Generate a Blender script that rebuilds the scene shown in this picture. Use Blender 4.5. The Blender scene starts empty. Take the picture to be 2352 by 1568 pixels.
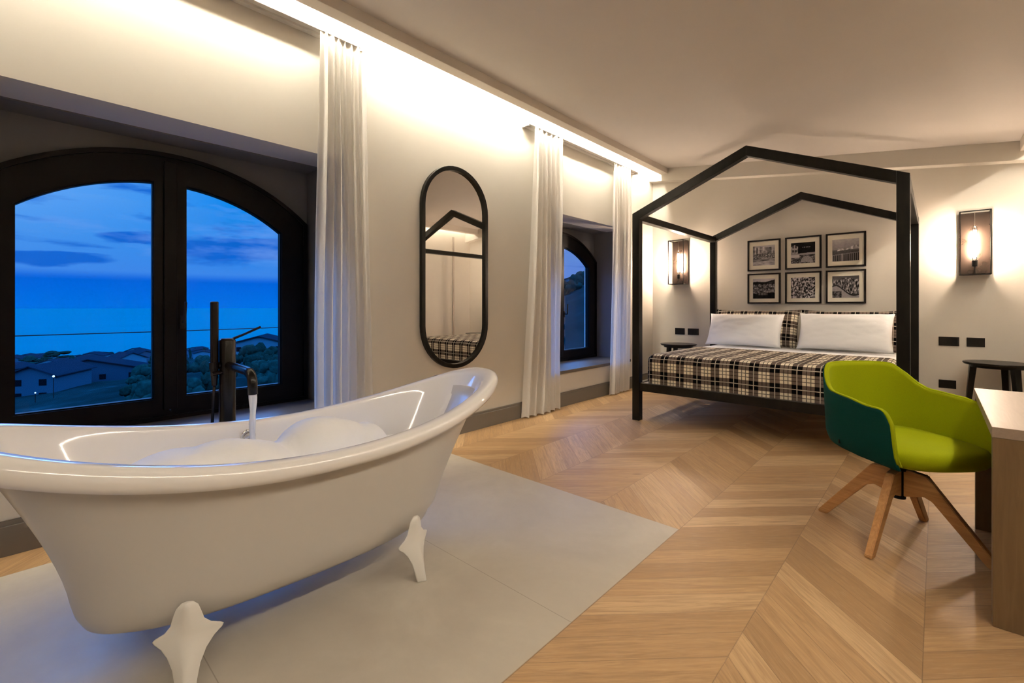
import bpy, bmesh, math, random
import numpy as np
from mathutils import Vector, Matrix, noise

random.seed(7)
C = bpy.context.scene.collection
sc = bpy.context.scene
PI = math.pi

# ------------------------------------------------------------------ camera
cam = bpy.data.cameras.new('camera')
cam.sensor_width = 36.0
cam.lens = 36.0 * 1061.0 / 2352.0
cam.shift_y = -81.0 / 2352.0
cam.clip_start = 0.02
cam.clip_end = 20000
camo = bpy.data.objects.new('camera', cam)
C.objects.link(camo)
camo.location = (0, 0, 1.10)
camo.rotation_euler = (PI/2, 0, math.atan2(974, 1061))
sc.camera = camo

# ------------------------------------------------------------------ light levels
LED_LEFT = 222.0
LED_RIGHT = 120.0
BULB = 900.0
SKY = 1.0
sc.view_settings.view_transform = 'Standard'
sc.view_settings.look = 'None'
sc.view_settings.gamma = 1
sc.view_settings.use_curve_mapping = False
sc.view_settings.exposure = 0.0


def lin(c):
    c = c / 255.0
    return c/12.92 if c <= 0.04045 else ((c+0.055)/1.055)**2.4


def rgb(r, g, b):
    return (lin(r), lin(g), lin(b), 1.0)


class NT:
    """small helper that wires shader nodes"""
    def __init__(s, tree):
        s.t = tree
        s.n = tree.nodes
        s.l = tree.links

    def new(s, typ, **kw):
        n = s.n.new(typ)
        for k, v in kw.items():
            setattr(n, k, v)
        return n

    def put(s, sock, v):
        if isinstance(v, bpy.types.NodeSocket):
            s.l.new(v, sock)
        else:
            sock.default_value = v

    def m(s, op, a, b=0.0, c=0.0, clamp=False):
        n = s.n.new('ShaderNodeMath')
        n.operation = op
        n.use_clamp = clamp
        s.put(n.inputs[0], a)
        s.put(n.inputs[1], b)
        s.put(n.inputs[2], c)
        return n.outputs[0]

    def mix(s, f, a, b, mode='MIX'):
        n = s.n.new('ShaderNodeMix')
        n.data_type = 'RGBA'
        n.blend_type = mode
        s.put(n.inputs[0], f)
        s.put(n.inputs[6], a)
        s.put(n.inputs[7], b)
        return n.outputs[2]

    def ramp(s, f, stops, interp='LINEAR'):
        n = s.n.new('ShaderNodeValToRGB')
        n.color_ramp.interpolation = interp
        e = n.color_ramp.elements
        while len(e) > 1:
            e.remove(e[-1])
        e[0].position = stops[0][0]
        e[0].color = stops[0][1]
        for p, col in stops[1:]:
            x = e.new(p)
            x.color = col
        s.put(n.inputs[0], f)
        return n.outputs[0]

    def noise(s, vec, scale, detail=4, rough=0.5, dist=0.0):
        n = s.n.new('ShaderNodeTexNoise')
        s.put(n.inputs['Vector'], vec)
        n.inputs['Scale'].default_value = scale
        n.inputs['Detail'].default_value = detail
        n.inputs['Roughness'].default_value = rough
        n.inputs['Distortion'].default_value = dist
        return n.outputs[0]

    def mapping(s, vec, scale=(1, 1, 1), rot=(0, 0, 0), loc=(0, 0, 0)):
        n = s.n.new('ShaderNodeMapping')
        s.put(n.inputs[0], vec)
        n.inputs['Location'].default_value = loc
        n.inputs['Rotation'].default_value = rot
        n.inputs['Scale'].default_value = scale
        return n.outputs[0]

    def xyz(s, vec):
        n = s.n.new('ShaderNodeSeparateXYZ')
        s.put(n.inputs[0], vec)
        return n.outputs

    def comb(s, x, y, z):
        n = s.n.new('ShaderNodeCombineXYZ')
        s.put(n.inputs[0], x)
        s.put(n.inputs[1], y)
        s.put(n.inputs[2], z)
        return n.outputs[0]

    def bump(s, h, strength=0.2, dist=0.01):
        n = s.n.new('ShaderNodeBump')
        n.inputs['Strength'].default_value = strength
        n.inputs['Distance'].default_value = dist
        s.put(n.inputs['Height'], h)
        return n.outputs[0]

    def obj(s):
        return s.n.new('ShaderNodeTexCoord').outputs['Object']

    def uv(s):
        return s.n.new('ShaderNodeTexCoord').outputs['UV']

    def pos(s):
        return s.n.new('ShaderNodeNewGeometry').outputs['Position']


def mat(name, col=(0.8, 0.8, 0.8, 1), rough=0.5, metal=0.0, spec=0.5, coat=0.0, sheen=0.0, build=None):
    m = bpy.data.materials.new(name)
    m.use_nodes = True
    t = NT(m.node_tree)
    p = m.node_tree.nodes['Principled BSDF']
    p.inputs['Base Color'].default_value = col
    p.inputs['Roughness'].default_value = rough
    p.inputs['Metallic'].default_value = metal
    p.inputs['Specular IOR Level'].default_value = spec
    p.inputs['Coat Weight'].default_value = coat
    p.inputs['Coat Roughness'].default_value = 0.05
    p.inputs['Sheen Weight'].default_value = sheen
    if build:
        build(t, p)
    return m


def paint(name, col, rough=0.6, amp=0.06, scale=3.0, bscale=60, bstr=0.05, spec=0.35):
    """a painted surface: slight tone variation and a faint roller texture"""
    def b(t, p):
        o = t.pos()
        n = t.noise(o, scale, 3)
        c = t.mix(n, tuple(x*(1-amp) for x in col[:3])+(1,), tuple(min(1, x*(1+amp)) for x in col[:3])+(1,))
        t.put(p.inputs['Base Color'], c)
        t.put(p.inputs['Normal'], t.bump(t.noise(o, bscale, 4), bstr, 0.004))
    return mat(name, col, rough, spec=spec, build=b)


# ------------------------------------------------------------------ world: blue hour sky over the sea
w = bpy.data.worlds.new('dusk_sky')
sc.world = w
w.use_nodes = True
t = NT(w.node_tree)
bg = w.node_tree.nodes['Background']
g = t.new('ShaderNodeTexCoord').outputs['Generated']
x_, y_, z_ = t.xyz(g)
hor = t.m('SQRT', t.m('ADD', t.m('MULTIPLY', x_, x_), t.m('MULTIPLY', y_, y_)))
el = t.m('DIVIDE', z_, t.m('MAXIMUM', hor, 0.02))
az = t.m('ARCTAN2', y_, t.m('MULTIPLY', x_, -1.0))
cloudbase = t.m('ADD', 0.0, t.m('MULTIPLY', t.noise(t.comb(t.m('MULTIPLY', az, 6.0), 0.0, 0.0), 3.0, 4), 0.012))
base = t.ramp(el, [(0.0, rgb(0, 112, 225)), (0.045, rgb(0, 100, 222)), (0.058, rgb(60, 135, 232)),
                   (0.12, rgb(30, 135, 232)), (0.20, rgb(0, 138, 238)), (0.32, rgb(0, 150, 242)), (0.40, (1.0, 4.2, 13.0, 1)), (0.6, (0.8, 3.2, 10.0, 1)), (1.0, (0.2, 0.9, 3.0, 1))])  # unseen upper bands made extra bright to push blue light indoors
leftglow = t.m('MULTIPLY', t.m('SUBTRACT', 1.0, t.m('MULTIPLY', t.m('ABSOLUTE', t.m('ADD', az, 0.0)), 3.5), clamp=True), 0.6)
leftglow = t.m('MULTIPLY', leftglow, t.m('MULTIPLY', t.m('SUBTRACT', el, 0.05), 6.0, clamp=True))
base = t.mix(leftglow, base, rgb(135, 190, 252))
base = t.mix(t.m('MULTIPLY', t.m('MULTIPLY', t.m('SUBTRACT', az, 0.7), 4.0, clamp=True), t.m('SUBTRACT', 1.0, t.m('MULTIPLY', t.m('SUBTRACT', el, 0.2), 8.0, clamp=True))), base, rgb(105, 150, 240))
# soft long clouds
cv = t.comb(t.m('MULTIPLY', az, 3.2), t.m('MULTIPLY', el, 17.0), 0.0)
cn = t.noise(cv, 1.7, 6, 0.55, 0.3)
cmask = t.m('MULTIPLY', t.m('SUBTRACT', cn, 0.53), 9.0, clamp=True)
cmask = t.m('MULTIPLY', cmask, t.m('MULTIPLY', t.m('SUBTRACT', el, 0.062), 60.0, clamp=True))
cmask = t.m('MULTIPLY', cmask, t.m('SUBTRACT', 1.0, t.m('MULTIPLY', t.m('SUBTRACT', el, 0.19), 8.0, clamp=True)))
for (ca, ce, wa, we) in ((0.050, 0.073, 0.075, 0.013), (0.285, 0.106, 0.13, 0.024), (0.14, 0.112, 0.05, 0.012), (0.33, 0.122, 0.05, 0.008)):
    da = t.m('DIVIDE', t.m('SUBTRACT', az, ca), wa)
    de = t.m('DIVIDE', t.m('ADD', t.m('SUBTRACT', el, ce), t.m('MULTIPLY', t.m('SUBTRACT', cn, 0.5), 0.05)), we)
    dd = t.m('ADD', t.m('MULTIPLY', da, da), t.m('MULTIPLY', de, de))
    cmask = t.m('MAXIMUM', cmask, t.m('MULTIPLY', t.m('SUBTRACT', 1.0, dd), 2.0, clamp=True))
base = t.mix(t.m('MULTIPLY', cmask, 0.85), base, rgb(0, 95, 208))
cn2 = t.noise(t.comb(t.m('MULTIPLY', az, 2.0), t.m('MULTIPLY', el, 9.0), 3.0), 2.0, 5, 0.6)
base = t.mix(t.m('MULTIPLY', t.m('MULTIPLY', t.m('SUBTRACT', cn2, 0.5), 4.0, clamp=True),
                 t.m('MULTIPLY', t.m('SUBTRACT', el, 0.06), 30.0, clamp=True)), base, rgb(110, 160, 240))
t.put(bg.inputs[0], base)
bg.inputs[1].default_value = SKY

# ------------------------------------------------------------------ mesh helpers
def link(name, bm, m=None, parent=None, smooth=False, loc=None, recalc=True):
    if recalc:
        bmesh.ops.recalc_face_normals(bm, faces=bm.faces)
    me = bpy.data.meshes.new(name)
    bm.to_mesh(me)
    bm.free()
    o = bpy.data.objects.new(name, me)
    C.objects.link(o)
    if m is not None:
        for k in (m if isinstance(m, (list, tuple)) else [m]):
            me.materials.append(k)
    if smooth:
        for p in me.polygons:
            p.use_smooth = True
    if parent is not None:
        o.parent = parent
    if loc is not None:
        o.location = loc
    return o


def tag(o, label, cat, group=None, kind=None):
    o['label'] = label
    o['category'] = cat
    if group:
        o['group'] = group
    if kind:
        o['kind'] = kind
    return o


def thing(name, label, cat, loc=(0, 0, 0), rz=0.0, group=None, kind=None):
    o = bpy.data.objects.new(name, None)
    C.objects.link(o)
    o.location = loc
    o.rotation_euler = (0, 0, rz)
    o.empty_display_size = 0.1
    return tag(o, label, cat, group, kind)


def struct(o):
    o['kind'] = 'structure'
    return o


def box(bm, x0, x1, y0, y1, z0, z1, bev=0.0, mi=0, seg=2):
    vs = [bm.verts.new(p) for p in ((x0, y0, z0), (x1, y0, z0), (x1, y1, z0), (x0, y1, z0),
                                    (x0, y0, z1), (x1, y0, z1), (x1, y1, z1), (x0, y1, z1))]
    fs = [bm.faces.new([vs[i] for i in q]) for q in ((0, 3, 2, 1), (4, 5, 6, 7), (0, 1, 5, 4), (1, 2, 6, 5), (2, 3, 7, 6), (3, 0, 4, 7))]
    for f in fs:
        f.material_index = mi
    if bev > 0:
        es = list({e for f in fs for e in f.edges})
        bmesh.ops.bevel(bm, geom=es, offset=bev, segments=seg, affect='EDGES', profile=0.5)
    return vs


def hexa(bm, pts, bev=0.0, seg=2):
    """eight corner points: bottom four then top four"""
    vs = [bm.verts.new(p) for p in pts]
    fs = [bm.faces.new([vs[i] for i in q]) for q in ((0, 3, 2, 1), (4, 5, 6, 7), (0, 1, 5, 4), (1, 2, 6, 5), (2, 3, 7, 6), (3, 0, 4, 7))]
    if bev > 0:
        es = list({e for f in fs for e in f.edges})
        bmesh.ops.bevel(bm, geom=es, offset=bev, segments=seg, affect='EDGES', profile=0.5)


def lathe(bm, prof, n=32, c=(0, 0, 0)):
    rings = []
    for r, z in prof:
        if r < 1e-6:
            rings.append([bm.verts.new((c[0], c[1], c[2]+z))])
        else:
            rings.append([bm.verts.new((c[0]+r*math.cos(2*PI*i/n), c[1]+r*math.sin(2*PI*i/n), c[2]+z)) for i in range(n)])
    for a, b in zip(rings, rings[1:]):
        for i in range(n):
            j = (i+1) % n
            if len(a) == 1 and len(b) == 1:
                continue
            if len(a) == 1:
                bm.faces.new((a[0], b[i], b[j]))
            elif len(b) == 1:
                bm.faces.new((a[i], a[j], b[0]))
            else:
                bm.faces.new((a[i], a[j], b[j], b[i]))


def tube(bm, pts, rad, n=12, caps=True):
    """round tube along points; rad is a number or one per point"""
    pts = [Vector(p) for p in pts]
    if not isinstance(rad, (list, tuple)):
        rad = [rad]*len(pts)
    rings = []
    up = None
    for i, p in enumerate(pts):
        d = (pts[min(i+1, len(pts)-1)]-pts[max(i-1, 0)]).normalized()
        if up is None:
            up = Vector((0, 0, 1)) if abs(d.z) < 0.9 else Vector((1, 0, 0))
        s = d.cross(up).normalized()
        up = s.cross(d).normalized()
        rings.append([bm.verts.new(p+rad[i]*(s*math.cos(2*PI*k/n)+up*math.sin(2*PI*k/n))) for k in range(n)])
    for a, b in zip(rings, rings[1:]):
        for k in range(n):
            bm.faces.new((a[k], a[(k+1) % n], b[(k+1) % n], b[k]))
    if caps:
        bm.faces.new(rings[0][::-1])
        bm.faces.new(rings[-1])


def bridge(bm, rings, close=True):
    for a, b in zip(rings, rings[1:]):
        n = len(a)
        for k in range(n if close else n-1):
            bm.faces.new((a[k], a[(k+1) % n], b[(k+1) % n], b[k]))


def ring_solid(bm, outer, inner, ax0, ax1, axis='x'):
    """a closed frame between two outlines (same count), extruded between two positions"""
    def P(q, a):
        return (a, q[0], q[1]) if axis == 'x' else (q[0], a, q[1])
    r = [[bm.verts.new(P(q, a)) for q in o] for o, a in ((outer, ax0), (inner, ax0), (inner, ax1), (outer, ax1))]
    bridge(bm, r+[r[0]])


def superell(w, l, n, N):
    out = []
    for i in range(N):
        a = 2*PI*i/N
        c, s = math.cos(a), math.sin(a)
        out.append((w*math.copysign(abs(c)**(2/n), c), l*math.copysign(abs(s)**(2/n), s)))
    return out


# ------------------------------------------------------------------ materials
M_wall = paint('wall_paint', (0.71, 0.675, 0.61, 1), 0.65, 0.03)
M_ceil = paint('ceiling_paint', (0.68, 0.64, 0.60, 1), 0.7, 0.03)
M_trim = paint('cove_paint', (0.70, 0.64, 0.57, 1), 0.6, 0.03)
M_reveal = paint('reveal_shade', (0.17, 0.165, 0.165, 1), 0.8, 0.06)  # shade of the deep window recess put into this dark tone
M_joint = paint('door_joint_paint', (0.40, 0.35, 0.30, 1), 0.6)
M_base = paint('baseboard_paint', (0.17, 0.153, 0.13, 1), 0.45, 0.08)
M_stone = paint('sill_stone', (0.115, 0.10, 0.085, 1), 0.45, 0.15, 8, 40, 0.1)
M_darkpanel = paint('far_end_paint', (0.40, 0.36, 0.31, 1), 0.5, 0.2)
M_winframe = paint('dark_stained_window_wood', (0.005, 0.0035, 0.003, 1), 0.4, 0.4, 6, 30, 0.1, 0.12)
M_black = mat('black_lacquered_wood', (0.012, 0.011, 0.010, 1), 0.30, spec=0.20,
              build=lambda t, p: (t.put(p.inputs['Base Color'], t.ramp(t.noise(t.mapping(t.obj(), (3, 3, 0.6)), 9, 5), [(0.3, (0.003, 0.0025, 0.002, 1)), (0.7, (0.009, 0.008, 0.006, 1))])),
                                  t.put(p.inputs['Normal'], t.bump(t.noise(t.mapping(t.obj(), (20, 20, 1.5)), 12, 4), 0.02, 0.001))))
M_blackmetal = mat('black_powder_coated_metal', (0.006, 0.005, 0.0045, 1), 0.35, spec=0.25)
M_bronze = mat('dark_bronzed_metal', (0.035, 0.024, 0.018, 1), 0.30, 0.6,
               build=lambda t, p: t.put(p.inputs['Roughness'], t.ramp(t.noise(t.mapping(t.obj(), (1, 1, 1)), 9, 2), [(0.3, (0.22,)*3+(1,)), (0.7, (0.42,)*3+(1,))])))
M_faucet = mat('matt_black_brass', (0.003, 0.003, 0.0035, 1), 0.25, spec=0.25)
M_socket = mat('black_switch_plastic', (0.007, 0.006, 0.005, 1), 0.4, spec=0.2)
M_tub = mat('white_tub_acrylic', (0.80, 0.77, 0.75, 1), 0.09, coat=0.6,
            build=lambda t, p: t.put(p.inputs['Base Color'], t.mix(t.noise(t.obj(), 4, 3), (0.86, 0.84, 0.83, 1), (0.88, 0.86, 0.85, 1))))
M_tubshade = mat('tub_outer_shade', (0.54, 0.515, 0.485, 1), 0.30, coat=0.3)  # white tub's outer wall, darkened: its shade is painted into the colour
M_leg = mat('satin_white_foot', (0.78, 0.76, 0.72, 1), 0.35)
M_chrome = mat('polished_chrome', (0.8, 0.8, 0.8, 1), 0.08, 1.0)
M_steel = mat('brushed_steel', (0.55, 0.5, 0.45, 1), 0.3, 1.0)
M_railpaint = mat('white_lacquered_metal', (0.72, 0.70, 0.66, 1), 0.35)
M_mirror = mat('mirror_silver', (0.86, 0.85, 0.83, 1), 0.015, 1.0)
M_white_linen = mat('white_bed_linen', (0.93, 0.94, 0.96, 1), 0.85, sheen=0.2,
                    build=lambda t, p: t.put(p.inputs['Normal'], t.bump(t.noise(t.obj(), 7, 5, 0.55), 0.25, 0.02)))
M_slat = mat('birch_slat', (0.55, 0.47, 0.38, 1), 0.6)


def glass_mat(name, fac_scale=1.0, ior=1.45, tint=(0.97, 0.98, 1.0, 1)):
    m = bpy.data.materials.new(name)
    m.use_nodes = True
    t = NT(m.node_tree)
    m.node_tree.nodes.remove(m.node_tree.nodes['Principled BSDF'])
    out = [n for n in m.node_tree.nodes if n.type == 'OUTPUT_MATERIAL'][0]
    tr = t.new('ShaderNodeBsdfTransparent')
    tr.inputs[0].default_value = tint
    gl = t.new('ShaderNodeBsdfGlossy')
    gl.inputs['Roughness'].default_value = 0.01
    fr = t.new('ShaderNodeFresnel')
    fr.inputs[0].default_value = ior
    mx = t.new('ShaderNodeMixShader')
    t.put(mx.inputs[0], t.m('MULTIPLY', fr.outputs[0], fac_scale))
    t.put(mx.inputs[1], tr.outputs[0])
    t.put(mx.inputs[2], gl.outputs[0])
    t.put(out.inputs[0], mx.outputs[0])
    return m


M_glass = glass_mat('window_glass', 0.25)
M_bulbglass = glass_mat('clear_bulb_glass', 1.0)


def emis(name, col, s):
    m = bpy.data.materials.new(name)
    m.use_nodes = True
    t = NT(m.node_tree)
    p = m.node_tree.nodes['Principled BSDF']
    p.inputs['Base Color'].default_value = (0.8, 0.8, 0.8, 1)
    p.inputs['Emission Color'].default_value = col
    p.inputs['Emission Strength'].default_value = s
    return m


M_led_l = emis('led_diffuser_left', (1.0, 0.90, 0.73, 1), LED_LEFT)
M_led_r = emis('led_diffuser_right', (1.0, 0.89, 0.73, 1), LED_RIGHT)
M_fil = emis('glowing_filament', (1.0, 0.74, 0.53, 1), BULB)


def curtain_mat():
    m = bpy.data.materials.new('sheer_curtain_cloth')
    m.use_nodes = True
    t = NT(m.node_tree)
    m.node_tree.nodes.remove(m.node_tree.nodes['Principled BSDF'])
    out = [n for n in m.node_tree.nodes if n.type == 'OUTPUT_MATERIAL'][0]
    d = t.new('ShaderNodeBsdfDiffuse')
    d.inputs[0].default_value = (0.95, 0.92, 0.87, 1)
    tl = t.new('ShaderNodeBsdfTranslucent')
    tl.inputs[0].default_value = (0.93, 0.92, 0.90, 1)
    tp = t.new('ShaderNodeBsdfTransparent')
    m1 = t.new('ShaderNodeMixShader')
    m1.inputs[0].default_value = 0.45
    t.put(m1.inputs[1], d.outputs[0])
    t.put(m1.inputs[2], tl.outputs[0])
    m2 = t.new('ShaderNodeMixShader')
    m2.inputs[0].default_value = 0.06
    t.put(m2.inputs[1], m1.outputs[0])
    t.put(m2.inputs[2], tp.outputs[0])
    t.put(out.inputs[0], m2.outputs[0])
    return m


M_curtain = curtain_mat()


def plaid_build(period=0.155):
    def b(t, p):
        u, v, _ = t.xyz(t.uv())

        def prof(c):
            f = t.m('FRACT', t.m('DIVIDE', c, period))
            band = t.m('MULTIPLY', t.m('GREATER_THAN', f, 0.0), t.m('LESS_THAN', f, 0.47))
            thin = 0.0
            for a in (0.215,):      # pale lines that split the dark band
                thin = t.m('ADD', thin, t.m('MULTIPLY', t.m('GREATER_THAN', f, a), t.m('LESS_THAN', f, a+0.040)))
            dark = 0.0
            for a in (0.625, 0.82):       # fine dark lines across the pale band
                dark = t.m('ADD', dark, t.m('MULTIPLY', t.m('GREATER_THAN', f, a), t.m('LESS_THAN', f, a+0.042)))
            return band, thin, dark
        bu, tu, du = prof(u)
        bv, tv, dv = prof(v)
        s = t.m('MULTIPLY', t.m('ADD', bu, bv), 0.5)
        c = t.ramp(s, [(0.0, (0.80, 0.73, 0.58, 1)), (0.5, (0.13, 0.10, 0.082, 1)), (1.0, (0.002, 0.0015, 0.0015, 1))])
        c = t.mix(t.m('MULTIPLY', t.m('MAXIMUM', du, dv), 0.85), c, (0.03, 0.022, 0.018, 1))
        c = t.mix(t.m('MULTIPLY', t.m('MAXIMUM', tu, tv), 0.75), c, (0.62, 0.57, 0.48, 1))
        t.put(p.inputs['Base Color'], c)
        t.put(p.inputs['Normal'], t.bump(t.noise(t.obj(), 400, 2), 0.2, 0.002))
    return b


M_plaid = mat('plaid_wool', rough=0.95, spec=0.08, build=plaid_build())


def cloth(name, c1, c2, scale=260, rough=0.85, sheen=0.0, spec=0.15):
    def b(t, p):
        n = t.noise(t.obj(), scale, 2, 0.7)
        t.put(p.inputs['Base Color'], t.mix(n, c1, c2))
        t.put(p.inputs['Normal'], t.bump(n, 0.25, 0.0015))
    return mat(name, c1, rough, sheen=sheen, spec=spec, build=b)


M_lime = cloth('lime_wool', (0.25, 0.295, 0.0005, 1), (0.32, 0.365, 0.001, 1))
M_teal = cloth('dark_teal_wool', (0.0008, 0.026, 0.022, 1), (0.0016, 0.040, 0.034, 1), sheen=0.0, spec=0.08)


def wood(name, c1, c2, axis=2, scale=1.0, rough=0.45):
    def b(t, p):
        sc_ = [14*scale, 14*scale, 14*scale]
        sc_[axis] = 0.9*scale
        o = t.mapping(t.obj(), tuple(sc_))
        n = t.noise(o, 3.0, 6, 0.6, 1.2)
        t.put(p.inputs['Base Color'], t.ramp(n, [(0.3, c1), (0.7, c2)]))
        t.put(p.inputs['Normal'], t.bump(n, 0.08, 0.002))
    return mat(name, c1, rough, build=b)


M_oakleg = wood('oiled_oak', (0.42, 0.20, 0.062, 1), (0.62, 0.33, 0.12, 1), axis=0)
M_desk = wood('pale_oak_veneer', (0.13, 0.080, 0.034, 1), (0.165, 0.105, 0.047, 1), axis=2, scale=1.4, rough=0.45)
M_desktop = wood('pale_oak_top', (0.28, 0.215, 0.165, 1), (0.33, 0.26, 0.205, 1), axis=1, scale=1.4, rough=0.4)


def floor_build(t, p):
    P = t.pos()
    x, y, z = t.xyz(P)
    CW, X0, DY, Y0 = 0.4515, -0.4815, 0.1485, 1.528
    u = t.m('DIVIDE', t.m('SUBTRACT', x, X0), CW)
    col = t.m('FLOOR', u)
    f = t.m('SUBTRACT', u, col)
    par = t.m('ABSOLUTE', t.m('MODULO', col, 2.0))       # 0 -> falls with x, 1 -> rises with x
    lx = t.m('MULTIPLY', f, CW)
    off = t.m('MULTIPLY', t.m('SUBTRACT', 1.0, t.m('MULTIPLY', par, 2.0)), lx)
    # parity 1 planks arrive at the vertex from below
    off = t.m('ADD', off, t.m('MULTIPLY', par, CW))
    v = t.m('DIVIDE', t.m('SUBTRACT', t.m('ADD', y, off), Y0), DY)
    k = t.m('FLOOR', v)
    g = t.m('SUBTRACT', v, k)
    wn = t.new('ShaderNodeTexWhiteNoise', noise_dimensions='2D')
    t.put(wn.inputs['Vector'], t.comb(col, k, 0.0))
    rnd = wn.outputs['Value']
    rc = t.xyz(wn.outputs['Color'])
    tone = t.ramp(rnd, [(0.0, (0.37, 0.225, 0.105, 1)), (0.35, (0.48, 0.30, 0.145, 1)), (0.7, (0.54, 0.35, 0.175, 1)), (1.0, (0.64, 0.44, 0.24, 1))])
    # grain runs along the plank
    s = t.m('SUBTRACT', 1.0, t.m('MULTIPLY', par, 2.0))   # +1 falls, -1 rises
    along = t.m('SUBTRACT', x, t.m('MULTIPLY', s, y))
    across = t.m('ADD', t.m('MULTIPLY', s, x), y)
    gv = t.comb(t.m('ADD', t.m('MULTIPLY', along, 1.6), t.m('MULTIPLY', rnd, 40.0)), t.m('MULTIPLY', across, 22.0), t.m('MULTIPLY', rc[1], 30.0))
    gr = t.noise(gv, 1.4, 7, 0.62, 1.4)
    gr2 = t.noise(gv, 7.0, 4, 0.6, 0.3)
    c = t.mix(t.ramp(gr, [(0.32, (1, 1, 1, 1)), (0.62, (0, 0, 0, 1))]), tone, (0.28, 0.165, 0.075, 1))
    c = t.mix(0.7, tone, c)
    c = t.mix(t.m('MULTIPLY', t.m('SUBTRACT', gr2, 0.5), 1.2, clamp=True), c, (0.62, 0.45, 0.28, 1))
    kv = t.new('ShaderNodeTexVoronoi', feature='F1')
    kv.inputs['Scale'].default_value = 1.0
    t.put(kv.inputs['Vector'], t.comb(t.m('MULTIPLY', along, 1.0), t.m('MULTIPLY', across, 2.2), 0.0))
    knot = t.m('SUBTRACT', 1.0, t.m('MULTIPLY', kv.outputs['Distance'], 16.0), clamp=True)
    c = t.mix(t.m('MULTIPLY', knot, 0.55), c, (0.14, 0.08, 0.045, 1))
    e1 = t.m('MULTIPLY', t.m('MINIMUM', g, t.m('SUBTRACT', 1.0, g)), DY)
    e2 = t.m('MULTIPLY', t.m('MINIMUM', f, t.m('SUBTRACT', 1.0, f)), CW)
    e = t.m('MINIMUM', e1, e2)
    gap = t.m('SUBTRACT', 1.0, t.m('DIVIDE', e, 0.0022), clamp=True)
    c = t.mix(t.m('MULTIPLY', gap, 0.6), c, (0.08, 0.045, 0.025, 1))
    t.put(p.inputs['Base Color'], c)
    t.put(p.inputs['Roughness'], t.ramp(gr, [(0.3, (0.40,)*3+(1,)), (0.7, (0.52,)*3+(1,))]))
    t.put(p.inputs['Normal'], t.bump(t.m('SUBTRACT', t.m('MULTIPLY', gr, 0.25), gap), 0.18, 0.002))


M_floor = mat('chevron_oak_parquet', rough=0.45, build=floor_build)


def tile_build(t, p):
    P = t.pos()
    x, y, z = t.xyz(P)
    TX, TY = 1.865, 0.9105
    fu = t.m('DIVIDE', t.m('ADD', x, 2.80), TX)
    fv = t.m('DIVIDE', t.m('SUBTRACT', y, 2.235), TY)
    iu, iv = t.m('FLOOR', fu), t.m('FLOOR', fv)
    ru, rv = t.m('SUBTRACT', fu, iu), t.m('SUBTRACT', fv, iv)
    e = t.m('MINIMUM', t.m('MULTIPLY', t.m('MINIMUM', ru, t.m('SUBTRACT', 1.0, ru)), TX),
            t.m('MULTIPLY', t.m('MINIMUM', rv, t.m('SUBTRACT', 1.0, rv)), TY))
    gap = t.m('SUBTRACT', 1.0, t.m('DIVIDE', e, 0.0024), clamp=True)
    n = t.noise(P, 1.6, 8, 0.62, 0.6)
    n2 = t.noise(P, 14, 5, 0.6)
    c = t.ramp(n, [(0.3, (0.48, 0.435, 0.375, 1)), (0.55, (0.55, 0.505, 0.435, 1)), (0.75, (0.63, 0.585, 0.51, 1))])
    c = t.mix(t.m('MULTIPLY', n2, 0.25), c, (0.44, 0.40, 0.345, 1))
    c = t.mix(t.m('MULTIPLY', gap, 0.75), c, (0.24, 0.20, 0.16, 1))
    t.put(p.inputs['Base Color'], c)
    t.put(p.inputs['Roughness'], t.ramp(n2, [(0.3, (0.42,)*3+(1,)), (0.7, (0.55,)*3+(1,))]))
    t.put(p.inputs['Normal'], t.bump(n2, 0.05, 0.002))


M_tile = mat('greige_stoneware', rough=0.5, build=tile_build)

# ------------------------------------------------------------------ room shell
XL, XR, YB, YF = -3.03, 0.93, 6.32, -2.6


def ceil_z(x):
    return 3.02 - 0.1273*(x + 2.75)


bm = bmesh.new()
TX0, TX1, TY1 = -2.80, -0.935, 2.235
box(bm, XL-0.7, TX0, YF-0.1, YB+0.1, -0.1, 0.0, mi=0)
box(bm, TX1, XR+0.1, YF-0.1, YB+0.1, -0.1, 0.0, mi=0)
box(bm, TX0, TX1, TY1, YB+0.1, -0.1, 0.0, mi=0)
box(bm, TX0, TX1, YF-0.1, TY1, -0.1, 0.0, mi=1)
o = struct(link('floor', bm, [M_floor, M_tile]))
o['label'] = 'chevron oak floor with an inset of large greige tiles under the bathtub'

REC = [(-0.20, 1.56, 0.682), (3.86, 5.62, 4.742)]      # the two window recesses: y0, y1, window centre
ZL, ZS, XW = 2.114, 0.36, -3.58
bm = bmesh.new()
ys = [YF-0.1] + [v for r in REC for v in r[:2]] + [YB+0.1]
for i in range(0, len(ys), 2):
    box(bm, XW-0.13, XL, ys[i], ys[i+1], -0.1, 3.3)
for y0, y1, yc in REC:
    box(bm, -3.11, XL, y0, y1, ZL, 3.3)
    box(bm, XW-0.13, -3.11, y0, y1, ZL+0.014, 3.3)
    box(bm, XW-0.13, XL, y0, y1, -0.1, ZS)
o = struct(link('wall_left', bm, M_wall))


def arch_outline(y0, y1, zb, R, yc, zc=0.793, n=28):
    """bottom-left, up, over the arc, down to bottom-right (y, z)"""
    pts = [(y0, zb), (y0, (zb + zc + math.sqrt(R*R-(y0-yc)**2))/2)]
    for i in range(n+1):
        y = y0 + (y1-y0)*i/n
        pts.append((y, zc + math.sqrt(R*R-(y-yc)**2)))
    pts += [(y1, pts[1][1]), (y1, zb)]
    return pts


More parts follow.
